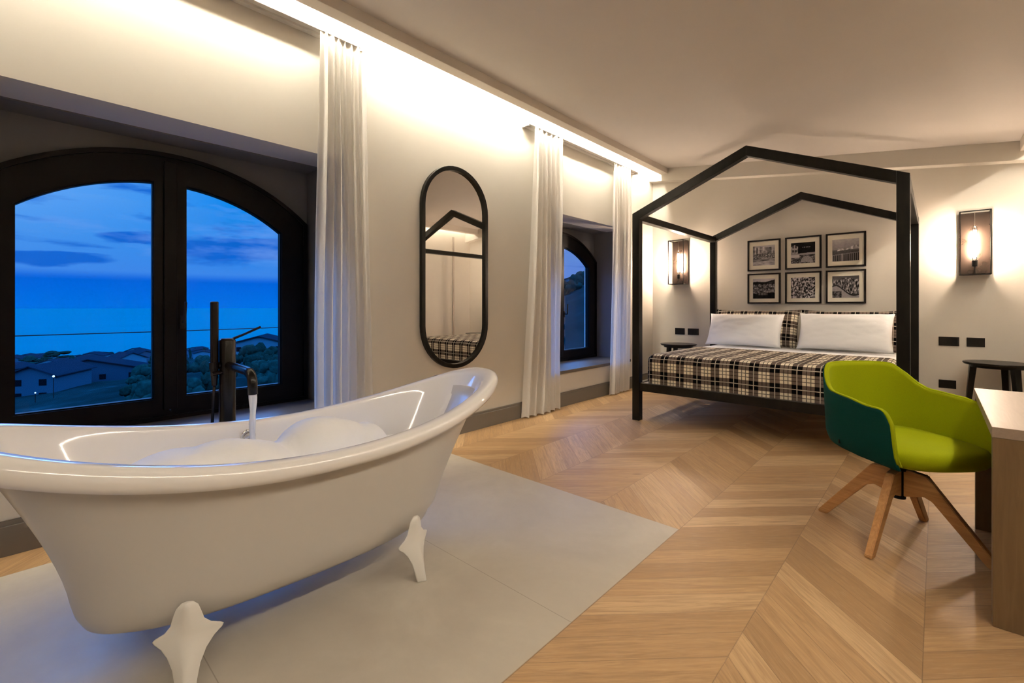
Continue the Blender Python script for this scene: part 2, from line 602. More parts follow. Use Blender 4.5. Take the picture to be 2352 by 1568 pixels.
for k, (y0, y1, yc) in enumerate(REC):
    # recess with its shade painted in dark: arched outer wall seen round the window, jambs and soffit
    inn = arch_outline(yc-0.85, yc+0.85, 0.34, 1.257, yc)
    n = len(inn)
    out = []
    for i, (a, b) in enumerate(inn):
        if i < 2:
            out.append((y0, b if i else ZS-0.02))
        elif i >= n-2:
            out.append((y1, b if i < n-1 else ZS-0.02))
        else:
            out.append((y0+(y1-y0)*(i-2)/(n-5), ZL+0.02))
    bm = bmesh.new()
    ring_solid(bm, out, inn, XW, XW-0.10)
    # jamb linings and soffit lining
    box(bm, XW, -3.112, y0-0.001, y0+0.004, ZS, ZL+0.014)
    box(bm, XW, -3.034, y1-0.004, y1+0.001, ZS, ZL+0.013)
    box(bm, XW, -3.37, y0, y1, ZL+0.006, ZL+0.016)
    o = struct(link('trim_%d' % (k+4), bm, M_reveal))
    # thin exterior plaster around the opening
    bm = bmesh.new()
    inn2 = arch_outline(yc-0.83, yc+0.83, 0.34, 1.24, yc)
    ring_solid(bm, [(yc-1.6, -0.3)]+[(a+(-.75 if i < 2 else (.75 if i >= n-2 else (a-yc)*0.9)), b+(.7 if 2 <= i < n-2 else 0)) for i, (a, b) in enumerate(inn2)][1:-1]+[(yc+1.6, -0.3)], inn2, XW-0.10, XW-0.13)
    o = struct(link('trim_%d' % (k+8), bm, M_wall))

bm = bmesh.new()
box(bm, XL-0.6, XR+0.2, YB, YB+0.12, -0.1, 3.3)
struct(link('wall_back', bm, M_wall))
bm = bmesh.new()
box(bm, XR, XR+0.12, YF-0.1, YB+0.1, -0.1, 3.3)
struct(link('wall_right', bm, M_wall))
bm = bmesh.new()
box(bm, XL-0.6, XR+0.2, YF-0.12, YF, -0.1, 3.3)
struct(link('wall_front', bm, M_darkpanel))

bm = bmesh.new()
za, zb_ = ceil_z(-2.76), ceil_z(0.62)
hexa(bm, [(-2.76, YF, za), (0.62, YF, zb_), (0.62, YB, zb_), (-2.76, YB, za),
          (-2.76, YF, 3.3), (0.62, YF, 3.3), (0.62, YB, 3.3), (-2.76, YB, 3.3)])
box(bm, XL-0.1, -2.76, YF, YB, 3.13, 3.3)
box(bm, 0.62, XR+0.1, YF, YB, 2.76, 3.3)
struct(link('ceiling', bm, M_ceil))
bm = bmesh.new()
box(bm, -2.85, -2.75, YF, 6.2, 2.945, 3.14, 0.003)
o = struct(link('trim_1', bm, M_trim))
bm = bmesh.new()
box(bm, 0.56, 0.66, YF, 6.2, 2.505, 2.80, 0.003)
o = struct(link('trim_2', bm, M_trim))
bm = bmesh.new()
xs0, xs1 = -3.05, 0.95
D = 0.185
z0a, z0b = ceil_z(xs0)-D+0.01, ceil_z(xs1)-D+0.01
hexa(bm, [(xs0, 6.2, z0a), (xs1, 6.2, z0b), (xs1, YB+.02, z0b), (xs0, YB+.02, z0a),
          (xs0, 6.2, 3.14), (xs1, 6.2, 3.14), (xs1, YB+.02, 3.14), (xs0, YB+.02, 3.14)], 0.003)
o = struct(link('trim_3', bm, M_wall))

# baseboards: plinth with a small stepped top
def baseboard(name, boxes):
    bm = bmesh.new()
    for (x0, x1, y0, y1, nx, ny) in boxes:
        box(bm, x0, x1, y0, y1, 0.0, 0.132, 0.002)
        box(bm, x0 if nx >= 0 else x0+0.008, x1 if nx <= 0 else x1-0.008, y0 if ny >= 0 else y0+0.008, y1 if ny <= 0 else y1-0.008, 0.125, 0.153, 0.003)
    return struct(link(name, bm, M_base))


baseboard('baseboard_left', [(XL-0.001, XL+0.022, YF, YB, 1, 0)])
baseboard('baseboard_back', [(XL, XR, YB-0.02, YB+0.001, 0, -1)])
baseboard('baseboard_right', [(XR-0.02, XR+0.001, YF, YB, -1, 0)])

# right wall: wardrobe door panel edge the mirror shows
bm = bmesh.new()
box(bm, XR-0.018, XR+0.001, 5.86, 5.90, 0.15, 2.45, 0.003)
struct(link('trim_12', bm, M_joint))

# ------------------------------------------------------------------ windows
def window(idx, yc):
    root = thing('window_%d' % idx, 'arched two leaf window in dark stained wood above a grey stone sill', 'window', (0, yc, 0))
    struct(root)
    root['label'] = ('large arched window behind the bathtub, looking over the sea' if idx == 1 else
                     'arched window half hidden between two white curtains near the bed')
    bm = bmesh.new()
    ring_solid(bm, arch_outline(-0.858, 0.858, 0.385, 1.262, 0), arch_outline(-0.79, 0.79, 0.45, 1.195, 0), -3.53, -3.60)
    ring_solid(bm, arch_outline(-0.853, 0.853, 0.390, 1.257, 0), arch_outline(-0.825, 0.825, 0.42, 1.232, 0), -3.515, -3.54)
    link('window_frame', bm, M_winframe, root)
    for s in (-1, 1):
        def mirror(L):
            return [(s*a, b) for a, b in L]
        bm = bmesh.new()
        ring_solid(bm, mirror(arch_outline(0.004, 0.80, 0.44, 1.205, 0)), mirror(arch_outline(0.082, 0.668, 0.530, 1.073, 0)), -3.52, -3.585)
        ring_solid(bm, mirror(arch_outline(0.074, 0.677, 0.522, 1.081, 0)), mirror(arch_outline(0.088, 0.660, 0.537, 1.066, 0)), -3.535, -3.575)
        sash = link('sash', bm, M_winframe, root)
        bm = bmesh.new()
        L = mirror(arch_outline(0.085, 0.664, 0.533, 1.07, 0))
        f = bm.faces.new([bm.verts.new((-3.555, a, b)) for a, b in L])
        link('pane', bm, M_glass, sash)
    bm = bmesh.new()
    box(bm, -3.505, -3.53, -0.035, 0.035, 0.46, 2.0, 0.004)
    link('cover_strip', bm, M_winframe, root)
    bm = bmesh.new()
    tube(bm, [(-3.50, 0.06, 1.0), (-3.455, 0.06, 1.0), (-3.452, 0.06, 1.005), (-3.452, 0.065, 1.12), (-3.452, 0.068, 1.125)], 0.008, 10)
    box(bm, -3.508, -3.495, 0.048, 0.072, 0.96, 1.04, 0.003)
    link('handle', bm, M_blackmetal, root)
    y0, y1 = [(r[0]-yc, r[1]-yc) for r in REC if r[2] == yc][0]
    bm = bmesh.new()
    box(bm, -3.60, XL+0.03, y0+0.0, y1, ZS, 0.395, 0.004)
    link('window_sill', bm, M_stone, root)
    return root


window(1, REC[0][2])
window(2, REC[1][2])

# ------------------------------------------------------------------ cove lights and curtain rails
bm = bmesh.new()
box(bm, -2.870, -2.851, YF+0.1, 6.15, 3.045, 3.060)
tag(link('led_strip', bm, M_led_l), 'warm led strip hidden in the ceiling cove above the curtains', 'led strip')
bm = bmesh.new()
box(bm, 0.872, 0.888, YF+0.1, 6.15, 2.632, 2.648)
tag(link('led_strip', bm, M_led_r), 'warm led strip in the ceiling cove over the desk side', 'led strip')


def rail(y0, y1, label):
    r = thing('curtain_rail', label, 'curtain rail', (0, y0, 0), group='curtain rails under the cove')
    L = y1-y0
    bm = bmesh.new()
    box(bm, XL, -2.948, 0, L, 2.895, 2.925, 0.002)
    box(bm, XL+0.002, -2.99, 0, L, 2.88, 2.897, 0.002)
    link('track', bm, M_railpaint, r)
    for e in (0, L):
        bm = bmesh.new()
        box(bm, XL, -2.942, e-0.008, e+0.008, 2.872, 2.932, 0.003)
        tube(bm, [(-2.97, e-0.02, 2.935), (-2.97, e+0.02, 2.935)], 0.012, 12)
        link('end_cap', bm, M_railpaint, r)


rail(-0.55, 1.66, 'white curtain rail above the window behind the bathtub')
rail(3.45, 5.72, 'white curtain rail above the window near the bed')


def curtain(y0t, y1t, y0b, y1b, folds, label, ztop=2.93, zbot=0.012, seed=0, hem=True, amp=0.024, cx=-2.955):
    r = random.Random(seed)
    nu, nv = folds*14, 60
    ph = [r.uniform(0, 6.28) for _ in range(6)]
    root = thing('curtain', label, 'curtain', (cx, (y0b+y1b)/2, 0), group='white sheer curtains')
    yc = (y0b+y1b)/2

    def P(i, j):
        u = i/nu
        v = j/nv
        z = zbot + (ztop-zbot)*v
        s = v**0.8
        a = y0b+(y0t-y0b)*s
        b = y1b+(y1t-y1b)*s
        # folds spread and drift down the cloth
        uu = u + 0.025*math.sin(3*v*2+ph[0]+u*5)*(1-v)
        y = a+(b-a)*uu
        env = 0.35+0.65*min(1, (1-v)*4+0.25)
        wv = math.sin(2*PI*folds*u+ph[1]+0.6*math.sin(2.2*v+ph[2])) + 0.35*math.sin(2*PI*folds*1.7*u+ph[3]+1.5*v)
        x = amp*env*wv + 0.012*math.sin(7*u+ph[4]+3*v)
        y += 0.010*math.cos(2*PI*folds*u+ph[1])*env
        if v > 0.965:
            x *= 0.6
        return Vector((x, y-yc, z+0.006*math.sin(2*PI*folds*u+ph[5])*(1-v)))
    bm = bmesh.new()
    g = [[bm.verts.new(P(i, j)) for j in range(nv+1)] for i in range(nu+1)]
    for i in range(nu):
        for j in range(nv):
            bm.faces.new((g[i][j], g[i+1][j], g[i+1][j+1], g[i][j+1]))
    link('curtain_cloth', bm, M_curtain, root, smooth=True, recalc=False)
    if hem:
        bm = bmesh.new()
        jh = int(nv*0.085)
        rows = []
        for i in range(nu+1):
            col = []
            for j in range(jh+1):
                q = P(i, j)
                q2 = P(min(i+1, nu), j)
                q0 = P(max(i-1, 0), j)
                d = (q2-q0).normalized()
                nrm = Vector((d.y, -d.x, 0)).normalized()
                col.append(bm.verts.new(q+nrm*0.0035+Vector((0, 0, -0.002))))
            rows.append(col)
        for i in range(nu):
            for j in range(jh):
                bm.faces.new((rows[i][j], rows[i+1][j], rows[i+1][j+1], rows[i][j+1]))
        link('hem', bm, M_curtain, root, smooth=True, recalc=False)
    return root


curtain(1.375, 1.69, 1.345, 1.775, 7, 'white sheer curtain between the bathtub window and the oval mirror', seed=3)
curtain(3.56, 4.03, 3.40, 3.99, 6, 'white sheer curtain right of the oval mirror, with a deep hem', seed=5)
curtain(5.11, 5.52, 4.99, 5.44, 6, 'white sheer curtain beside the left front post of the bed', seed=9)

# ------------------------------------------------------------------ oval mirror
mr = thing('wall_mirror', 'tall pill shaped wall mirror in a thin black frame', 'mirror', (XL, 2.577, 0))
def pill(hw, z0, z1, n=24):
    r = hw
    pts = []
    for i in range(n+1):
        a = PI*i/n
        pts.append((r*math.cos(a), z1-r+r*math.sin(a)))
    for i in range(n+1):
        a = PI+PI*i/n
        pts.append((r*math.cos(a), z0+r+r*math.sin(a)))
    return pts
bm = bmesh.new()
ring_solid(bm, pill(0.366, 0.575, 2.284), pill(0.331, 0.610, 2.249), 0.0, 0.035)
bmesh.ops.bevel(bm, geom=list(bm.edges), offset=0.002, segments=1, affect='EDGES')
link('mirror_frame', bm, M_black, mr)
bm = bmesh.new()
bm.faces.new([bm.verts.new((0.012, a, b)) for a, b in pill(0.333, 0.608, 2.251)])
link('mirror_glass', bm, M_mirror, mr)

# ------------------------------------------------------------------ bathtub
TCX, TCY = -1.872, 0.79
TROT = math.radians(-2.5)
TW, TL = 0.385, 0.990
tub = thing('bathtub', 'white freestanding slipper bathtub on four sculpted feet, filled with foam', 'bathtub', (TCX, TCY, 0), TROT)


def rimz(yy):
    return 0.600 + 0.195*min(1.15, abs(yy-0.04))**2.0


def tub_ring(bm, w_, l_, zf, n=2.3, N=120, dy=0.0):
    return [bm.verts.new((a, b+dy, zf(a, b+dy))) for a, b in superell(w_, l_, n, N)]


ZB = 0.150
def wall_z(s):
    return lambda a, b: ZB + s*(rimz(b*TL/1.02)-0.055-ZB)
bm = bmesh.new()
rings = []
rings.append(tub_ring(bm, 0.05, 0.2, lambda a, b: ZB-0.012, dy=-0.055))
rings.append(tub_ring(bm, 0.20, 0.50, lambda a, b: ZB-0.012, dy=-0.055))
rings.append(tub_ring(bm, 0.245, 0.560, lambda a, b: ZB-0.004, 2.7, dy=-0.055))
rings.append(tub_ring(bm, 0.268, 0.592, lambda a, b: ZB+0.016, 2.8, dy=-0.055))
rings.append(tub_ring(bm, 0.277, 0.606, lambda a, b: ZB+0.045, 2.8, dy=-0.055))
for s in [i/12 for i in range(2, 13)]:
    rings.append(tub_ring(bm, 0.279+0.050*s**1.3, 0.610+0.240*s**1.6, (lambda a, b, s=s: (ZB+0.0)+s*(rimz(b)-0.050-0.02*max(0, -b)-ZB)), 3.0-0.55*s, dy=-0.055*(1-s)))
# rolled rim
for (dw, dl, dz) in ((-0.045, -0.10, -0.054), (-0.022, -0.045, -0.060), (-0.008, -0.016, -0.056), (0.0, -0.002, -0.042),
                     (0.001, 0.0, -0.028), (-0.005, -0.008, -0.013), (-0.018, -0.026, -0.003), (-0.036, -0.055, 0.0), (-0.054, -0.080, 0.0), (-0.064, -0.093, -0.004), (-0.070, -0.100, -0.012)):
    rings.append(tub_ring(bm, TW+dw, TL+dl, (lambda a, b, dz=dz: rimz(b)+dz*(1+0.4*max(0, -b))), 2.3))
# inner wall
for s in [i/12 for i in range(1, 13)]:
    wi = 0.312-0.075*s**1.6
    li = 0.900-0.36*s**0.8
    rings.append(tub_ring(bm, wi, li, (lambda a, b, s=s: (rimz(b)-0.015)*(1-s)+0.205*s), 2.3+0.3*s))
rings.append(tub_ring(bm, 0.20, 0.50, lambda a, b: 0.188, 2.6))
rings.append(tub_ring(bm, 0.05, 0.2, lambda a, b: 0.186, 2.4))
bridge(bm, rings)
bm.faces.new(rings[0][::-1])
bm.faces.new(rings[-1])
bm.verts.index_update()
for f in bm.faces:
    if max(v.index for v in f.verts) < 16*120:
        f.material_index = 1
link('tub_shell', bm, [M_tub, M_tubshade], tub, smooth=True)


def tub_foot(sx, sy):
    """sculpted foot: broad shoulders hugging the shell, curving to a slender tip"""
    bm = bmesh.new()
    # half widths along the tub (back side is towards the tub's middle), by height
    prof = [(0.000, 0.022, 0.020, 0.034, 0.017), (0.006, 0.025, 0.022, 0.034, 0.019), (0.035, 0.027, 0.026, 0.026, 0.020), (0.075, 0.034, 0.033, 0.015, 0.021), (0.110, 0.048, 0.047, 0.004, 0.020),
            (0.135, 0.066, 0.062, -0.003, 0.018), (0.153, 0.086, 0.078, -0.007, 0.015), (0.162, 0.090, 0.082, -0.007, 0.014), (0.168, 0.084, 0.076, -0.006, 0.013), (0.178, 0.060, 0.054, -0.004, 0.013), (0.196, 0.042, 0.040, -0.003, 0.013),
            (0.225, 0.034, 0.033, -0.001, 0.013), (0.245, 0.028, 0.026, 0.001, 0.012), (0.257, 0.016, 0.015, 0.001, 0.009), (0.260, 0.004, 0.004, 0.001, 0.004)]
    rg = []
    for z, wa, wb, xo, th in prof:
        r = []
        for i in range(20):
            a = 2*PI*i/20
            yy = math.cos(a)*(wa if math.cos(a) > 0 else wb)
            xx = math.sin(a)*th
            if xx > 0:
                xx = th*(1-abs(math.cos(a)))*1.25
            r.append(bm.verts.new((sx*(xx+xo), sy*-yy, z)))
        rg.append(r)
    bridge(bm, rg)
    bm.faces.new(rg[0])
    bm.faces.new(rg[-1])
    bmesh.ops.scale(bm, verts=bm.verts, vec=(1, 1, 0.955))
    bmesh.ops.rotate(bm, verts=bm.verts, cent=(0, 0, 0), matrix=Matrix.Rotation(sx*sy*math.radians(16), 3, 'Z'))
    return link('foot', bm, M_leg, tub, smooth=True, loc=(sx*0.300, sy*0.385-0.045, 0))


for sx in (1, -1):
    for sy in (1, -1):
        tub_foot(sx, sy)
bm = bmesh.new()
lathe(bm, [(0.0, -0.05), (0.04, -0.05), (0.045, -0.03), (0.045, 0.0), (0.0, 0.0)], 24)
link('waste_outlet', bm, M_leg, tub, loc=(0.10, 0.08, ZB-0.01), smooth=True)
bm = bmesh.new()
lathe(bm, [(0.0, 0.0), (0.018, 0.0), (0.020, -0.002), (0.028, -0.003), (0.030, 0.002), (0.026, 0.007), (0.018, 0.006), (0.016, 0.002), (0, 0.002)], 28)
ov = link('overflow_ring', bm, M_chrome, tub, smooth=True, loc=(-0.303, -0.108, 0.543))
ov.rotation_euler = (0, PI/2+0.12, 0)

# foam
bm = bmesh.new()
mounds = [(0.03, -0.40, 0.19, 0.23, 0.165), (0.04, -0.20, 0.19, 0.17, 0.15), (-0.03, 0.08, 0.17, 0.19, 0.185), (-0.02, 0.28, 0.13, 0.11, 0.125), (0.10, -0.05, 0.12, 0.42, 0.05), (-0.12, -0.28, 0.10, 0.15, 0.04), (0.13, 0.12, 0.1, 0.2, 0.05)]
NR, NA = 60, 160
FW, FL = 0.285, 0.66
FZ = 0.455
def foam_p(r, a):
    x = FW*r*math.cos(a)
    y = FL*r*math.sin(a)-0.03
    h = 0
    for (mx, my, sx, sy, hh) in mounds:
        d = ((x-mx)/sx)**2+((y-my)/sy)**2
        if d < 1:
            h = max(h, hh*math.sqrt(1-d)) if h == 0 else (h**3+(hh*math.sqrt(1-d))**3)**(1/3)
    nz = noise.fractal(Vector((x*9, y*9, 3.1)), 1.2, 2.1, 3)
    h = h*(1+0.04*nz) + 0.0012*noise.noise(Vector((x*90, y*90, 1.0)))
    edge = min(1, (1-r)*6)
    # a small crater where the water falls in
    dd = (x+0.125)**2+(y+0.145)**2
    h -= 0.05*math.exp(-dd/0.0016)
    return Vector((x, y, FZ+max(h, 0.004)*edge))
prev = [bm.verts.new(foam_p(0, 0))]
rgs = [[bm.verts.new(foam_p(r/NR, 2*PI*i/NA)) for i in range(NA)] for r in range(1, NR+1)]
for i in range(NA):
    bm.faces.new((prev[0], rgs[0][i], rgs[0][(i+1) % NA]))
bridge(bm, rgs)


def foam_build(t, p):
    n = t.noise(t.obj(), 120, 5, 0.7)
    t.put(p.inputs['Base Color'], t.mix(n, (0.94, 0.95, 0.97, 1), (0.98, 0.98, 0.99, 1)))
    t.put(p.inputs['Normal'], t.bump(n, 0.10, 0.002))
    p.inputs['Subsurface Weight'].default_value = 0.3
    p.inputs['Subsurface Radius'].default_value = (0.03, 0.03, 0.03)
M_foam = mat('soap_foam', (0.88, 0.88, 0.9, 1), 0.6, build=foam_build)
tag(link('bath_foam', bm, M_foam, smooth=True, loc=(TCX, TCY, 0)), 'white mounds of soap foam inside the bathtub', 'foam', kind='stuff')
bpy.data.objects['bath_foam'].rotation_euler = (0, 0, TROT)

# ------------------------------------------------------------------ faucet
FX, FY = -2.42, 0.685
fa = thing('bath_faucet', 'black floor standing bath faucet with hand shower, running water into the tub', 'faucet', (FX, FY, 0))
bm = bmesh.new()
tube(bm, [(0, 0, 0.008), (0, 0, 0.94), (0, 0, 0.952)], [0.034, 0.034, 0.028], 28)
link('column', bm, M_faucet, fa, smooth=False)
for p_ in fa.children[-1].data.polygons:
    p_.use_smooth = len(p_.vertices) == 4
bm = bmesh.new()
tube(bm, [(0, 0, 0), (0, 0, 0.008), (0, 0, 0.012)], [0.055, 0.055, 0.05], 32)
link('floor_flange', bm, M_faucet, fa)
bm = bmesh.new()
tube(bm, [(0, -0.052, 0.80), (0, -0.052, 1.118), (0, -0.052, 1.121)], [0.0165, 0.0165, 0.014], 20)
tube(bm, [(0, -0.052, 0.74), (0, -0.052, 0.80)], [0.011, 0.0155], 16)
link('hand_shower', bm, M_faucet, fa)
bm = bmesh.new()
tube(bm, [(0, -0.02, 0.83), (0, -0.066, 0.83)], 0.014, 16)
tube(bm, [(0.0, -0.052, 0.815), (0, -0.052, 0.845)], 0.021, 16)
tube(bm, [(0.012, -0.02, 0.80), (0.03, -0.070, 0.795)], 0.009, 14)
link('shower_holder', bm, M_faucet, fa)
bm = bmesh.new()
pts = [(0, -0.052, 0.745)]
for i in range(1, 20):
    v = i/19
    pts.append((-0.0-0.01*math.sin(v*3), -0.052-0.010*math.sin(v*PI), 0.745-0.735*v))
tube(bm, pts, 0.0065, 10)
link('shower_hose', bm, M_faucet, fa, smooth=True)
bm = bmesh.new()
tube(bm, [(0.0, 0.01, 0.940), (0.0, 0.028, 0.950), (0.02, 0.06, 0.966), (0.055, 0.125, 1.002)], [0.007, 0.0062, 0.0055, 0.0055], 12)
link('lever', bm, M_faucet, fa, smooth=True)
bm = bmesh.new()
pts = [(0.0, 0, 0.828), (0.15, -0.004, 0.828), (0.30, -0.008, 0.828)]
for i in range(1, 9):
    a = PI/2*i/8
    pts.append((0.30+0.052*math.sin(a), -0.008, 0.776+0.052*math.cos(a)))
pts.append((0.354, -0.008, 0.738))
tube(bm, pts, 0.0185, 20)
link('spout', bm, M_faucet, fa, smooth=True)

SX, SY = FX+0.354, FY-0.008
bm = bmesh.new()
pts, rad = [], []
for i in range(16):
    v = i/15
    pts.append((SX+0.035*v**1.0+0.004*math.sin(9*v), SY-0.012*v, 0.742-0.26*v))
    rad.append(0.0155-0.004*min(1, v*3)+0.0012*math.sin(17*v))
tube(bm, pts, rad, 16)
M_water = mat('aerated_water', (0.62, 0.66, 0.78, 1), 0.12,
              build=lambda t, p: (t.put(p.inputs['Normal'], t.bump(t.noise(t.mapping(t.obj(), (90, 90, 9)), 1.0, 4), 0.5, 0.004)),
                                  t.put(p.inputs['Base Color'], t.mix(t.noise(t.mapping(t.obj(), (120, 120, 8)), 1.0, 3), (0.42, 0.48, 0.62, 1), (0.85, 0.86, 0.92, 1)))))
tag(link('water_stream', bm, M_water, smooth=True), 'stream of water falling from the black spout into the foam', 'water')

# ------------------------------------------------------------------ canopy bed
BX0, BX1, BY0, BY1 = -2.172, -0.128, 4.09, 6.25
PT = 0.072
ZE, ZP = 1.995, 2.42
BC = (BX0+BX1)/2
bed = thing('canopy_bed', 'black wooden bed with a gabled house shaped canopy frame', 'bed', (BC, (BY0+BY1)/2, 0))
ox, oy = BC, (BY0+BY1)/2


def bpart(name, fn):
    bm = bmesh.new()
    fn(bm)
    bmesh.ops.translate(bm, verts=bm.verts, vec=(-ox, -oy, 0))
    return link(name, bm, M_black, bed)


for (x0, y0) in ((BX0, BY0), (BX1-PT, BY0), (BX0, BY1-PT), (BX1-PT, BY1-PT)):
    inner = x0 == BX0

    def f(bm, x0=x0, y0=y0, inner=inner):
        dz = (ZP-ZE)/((BX1-BX0)/2)*PT
        hexa(bm, [(x0, y0, 0), (x0+PT, y0, 0), (x0+PT, y0+PT, 0), (x0, y0+PT, 0),
                  (x0, y0, ZE+(0 if inner else dz)), (x0+PT, y0, ZE+(dz if inner else 0)), (x0+PT, y0+PT, ZE+(dz if inner else 0)), (x0, y0+PT, ZE+(0 if inner else dz))], 0.003)
    bpart('post', f)
TH = 0.083
for y0 in (BY0+0.001, BY1-PT+0.001):
    for s in (-1, 1):
        def f(bm, y0=y0, s=s):
            xe = BX0+PT if s < 0 else BX1-PT
            k = (ZP-ZE)/((BX1-BX0)/2)
            ze = ZE+k*PT
            pts = []
            for yy in (y0, y0+PT-0.002):
                pts.append([(xe, yy, ze-TH), (BC, yy, ZP-TH), (BC, yy, ZP), (xe, yy, ze)])
            hexa(bm, [pts[0][0], pts[0][1], pts[1][1], pts[1][0], pts[0][3], pts[0][2], pts[1][2], pts[1][3]], 0.002)
        bpart('gable_beam', f)
for x0 in (BX0+0.001, BX1-PT+0.001):
    bpart('eave_rail', lambda bm, x0=x0: box(bm, x0, x0+PT-0.002, BY0+PT, BY1-PT, ZE-0.068, ZE-0.002, 0.003))
    bpart('side_rail', lambda bm, x0=x0: box(bm, x0+0.012, x0+PT-0.012, BY0+PT, BY1-PT, 0.286, 0.362, 0.003))
for y0 in (BY0, BY1-PT):
    bpart('end_rail', lambda bm, y0=y0: box(bm, BX0+PT, BX1-PT, y0+0.010, y0+PT-0.010, 0.286, 0.362, 0.003))
for i in range(14):
    y = BY0+0.12+i*0.145

    def f(bm, y=y):
        box(bm, BX0+0.05, BX1-0.05, y, y+0.09, 0.335, 0.352, 0.002)
    s = bpart('slat', f)
    s.data.materials.clear()
    s.data.materials.append(M_slat)
bpart('centre_beam', lambda bm: box(bm, BC-0.03, BC+0.03, BY0+PT, BY1-PT, 0.29, 0.333, 0.002))

# mattress
MX0, MX1, MY0, MY1, MZ0, MZ1 = -2.035, -0.262, 4.20, 6.20, 0.354, 0.605


def rounded_slab(bm, x0, x1, y0, y1, z0, z1, r, off=0.0, seg=5):
    vs = box(bm, x0-off, x1+off, y0-off, y1+off, z0, z1+off)
    bmesh.ops.bevel(bm, geom=list(bm.edges), offset=r, segments=seg, affect='EDGES', profile=0.6)


bm = bmesh.new()
rounded_slab(bm, MX0, MX1, MY0, MY1, MZ0, MZ1, 0.06)
mt = tag(link('mattress', bm, M_white_linen, smooth=True), 'thick white mattress lying on the slats of the canopy bed', 'mattress')
# white sheet: top cover visible towards the pillows
def drape(name, m, y0, y1, off, zdrop, front, label, cat, per=0.0, wrink=0.004, seed=1.0):
    """cloth laid over the mattress: across x with both sides hanging, optional front fall; UV in metres"""
    bm = bmesh.new()
    uvl = bm.loops.layers.uv.new('UVMap')
    R = 0.075
    x0, x1 = MX0-off, MX1+off
    zt = MZ1+off

    def prof(s, a, b, drop, r):
        """arc length s from the middle of the top; returns (pos, z)"""
        mid = (a+b)/2
        half = (b-a)/2
        sg = 1 if s >= 0 else -1
        s = abs(s)
        flat = half-r
        if s <= flat:
            return mid+sg*s, 0.0
        s -= flat
        if s <= r*PI/2:
            an = s/r
            return mid+sg*(flat+r*math.sin(an)), -r*(1-math.cos(an))
        s -= r*PI/2
        return mid+sg*(half), -r-s
    dropx = zdrop-R
    su = (x1-x0)/2-R+R*PI/2+dropx
    nu, nv = 90, 90
    ya, yb = (MY0-off, y1) if front else (y0, y1)
    sv1 = (yb-ya)
    fr = (R*PI/2-R+dropx) if front else 0
    uvs = {}
    G = []
    for i in range(nu+1):
        col = []
        s = -su+2*su*i/nu
        px, dz = prof(s, x0, x1, dropx, R)
        for j in range(nv+1):
            q = -fr+(sv1+fr)*j/nv     # arc length from the front lip
            if q < R*PI/2 and front:
                # front fall then round-over
                qq = R*PI/2-q
                if qq <= R*PI/2:
                    an = qq/R
                    py = ya+R-R*math.sin(an)
                    dz2 = -R*(1-math.cos(an))
                else:
                    py = ya
                    dz2 = -R-(qq-R*PI/2)
            else:
                py = ya+(q-(R*PI/2-R) if front else q)
                dz2 = 0.0
            zz = zt+min(dz, 0)+dz2 if (dz == 0 or dz2 == 0) else zt-math.hypot(dz, dz2) if max(-dz, -dz2) < R*1.0 else zt+min(dz, dz2)
            pxx = px
            if dz < 0 and dz2 < 0:      # pull the corner in
                k = min(1.0, min(-dz, -dz2)/0.10)
                pxx = px-math.copysign(0.035*k, s)
                py += 0.03*k
            n1 = noise.noise(Vector((px*5, py*5, seed)))*wrink
            hang = max(0.0, -(dz+dz2)-R)
            sag = 0.012*math.sin(px*11+seed)*hang*3 if front and dz == 0 else 0.010*math.sin(py*9)*hang*3
            v = bm.verts.new((pxx+(math.copysign(1, s)*sag if dz < 0 else 0), py-(sag if dz == 0 else 0), max(zz+n1, MZ0-0.012)))
            uvs[v] = (s, q)
            col.append(v)
        G.append(col)
    for i in range(nu):
        for j in range(nv):
            f = bm.faces.new((G[i][j], G[i+1][j], G[i+1][j+1], G[i][j+1]))
            for lp in f.loops:
                lp[uvl].uv = uvs[lp.vert]
    o = link(name, bm, m, smooth=True)
    sol = o.modifiers.new('thickness', 'SOLIDIFY')
    sol.thickness = 0.006
    sol.offset = -1
    tag(o, label, cat)
    return o


drape('bed_sheet', M_white_linen, 4.9, 6.17, 0.022, 0.17, False, 'white sheet folded over below the pillows', 'bed sheet', seed=4.0)
drape('plaid_blanket', M_plaid, 0, 5.36, 0.034, 0.262, True, 'black and cream plaid blanket covering most of the bed', 'blanket', seed=8.0)


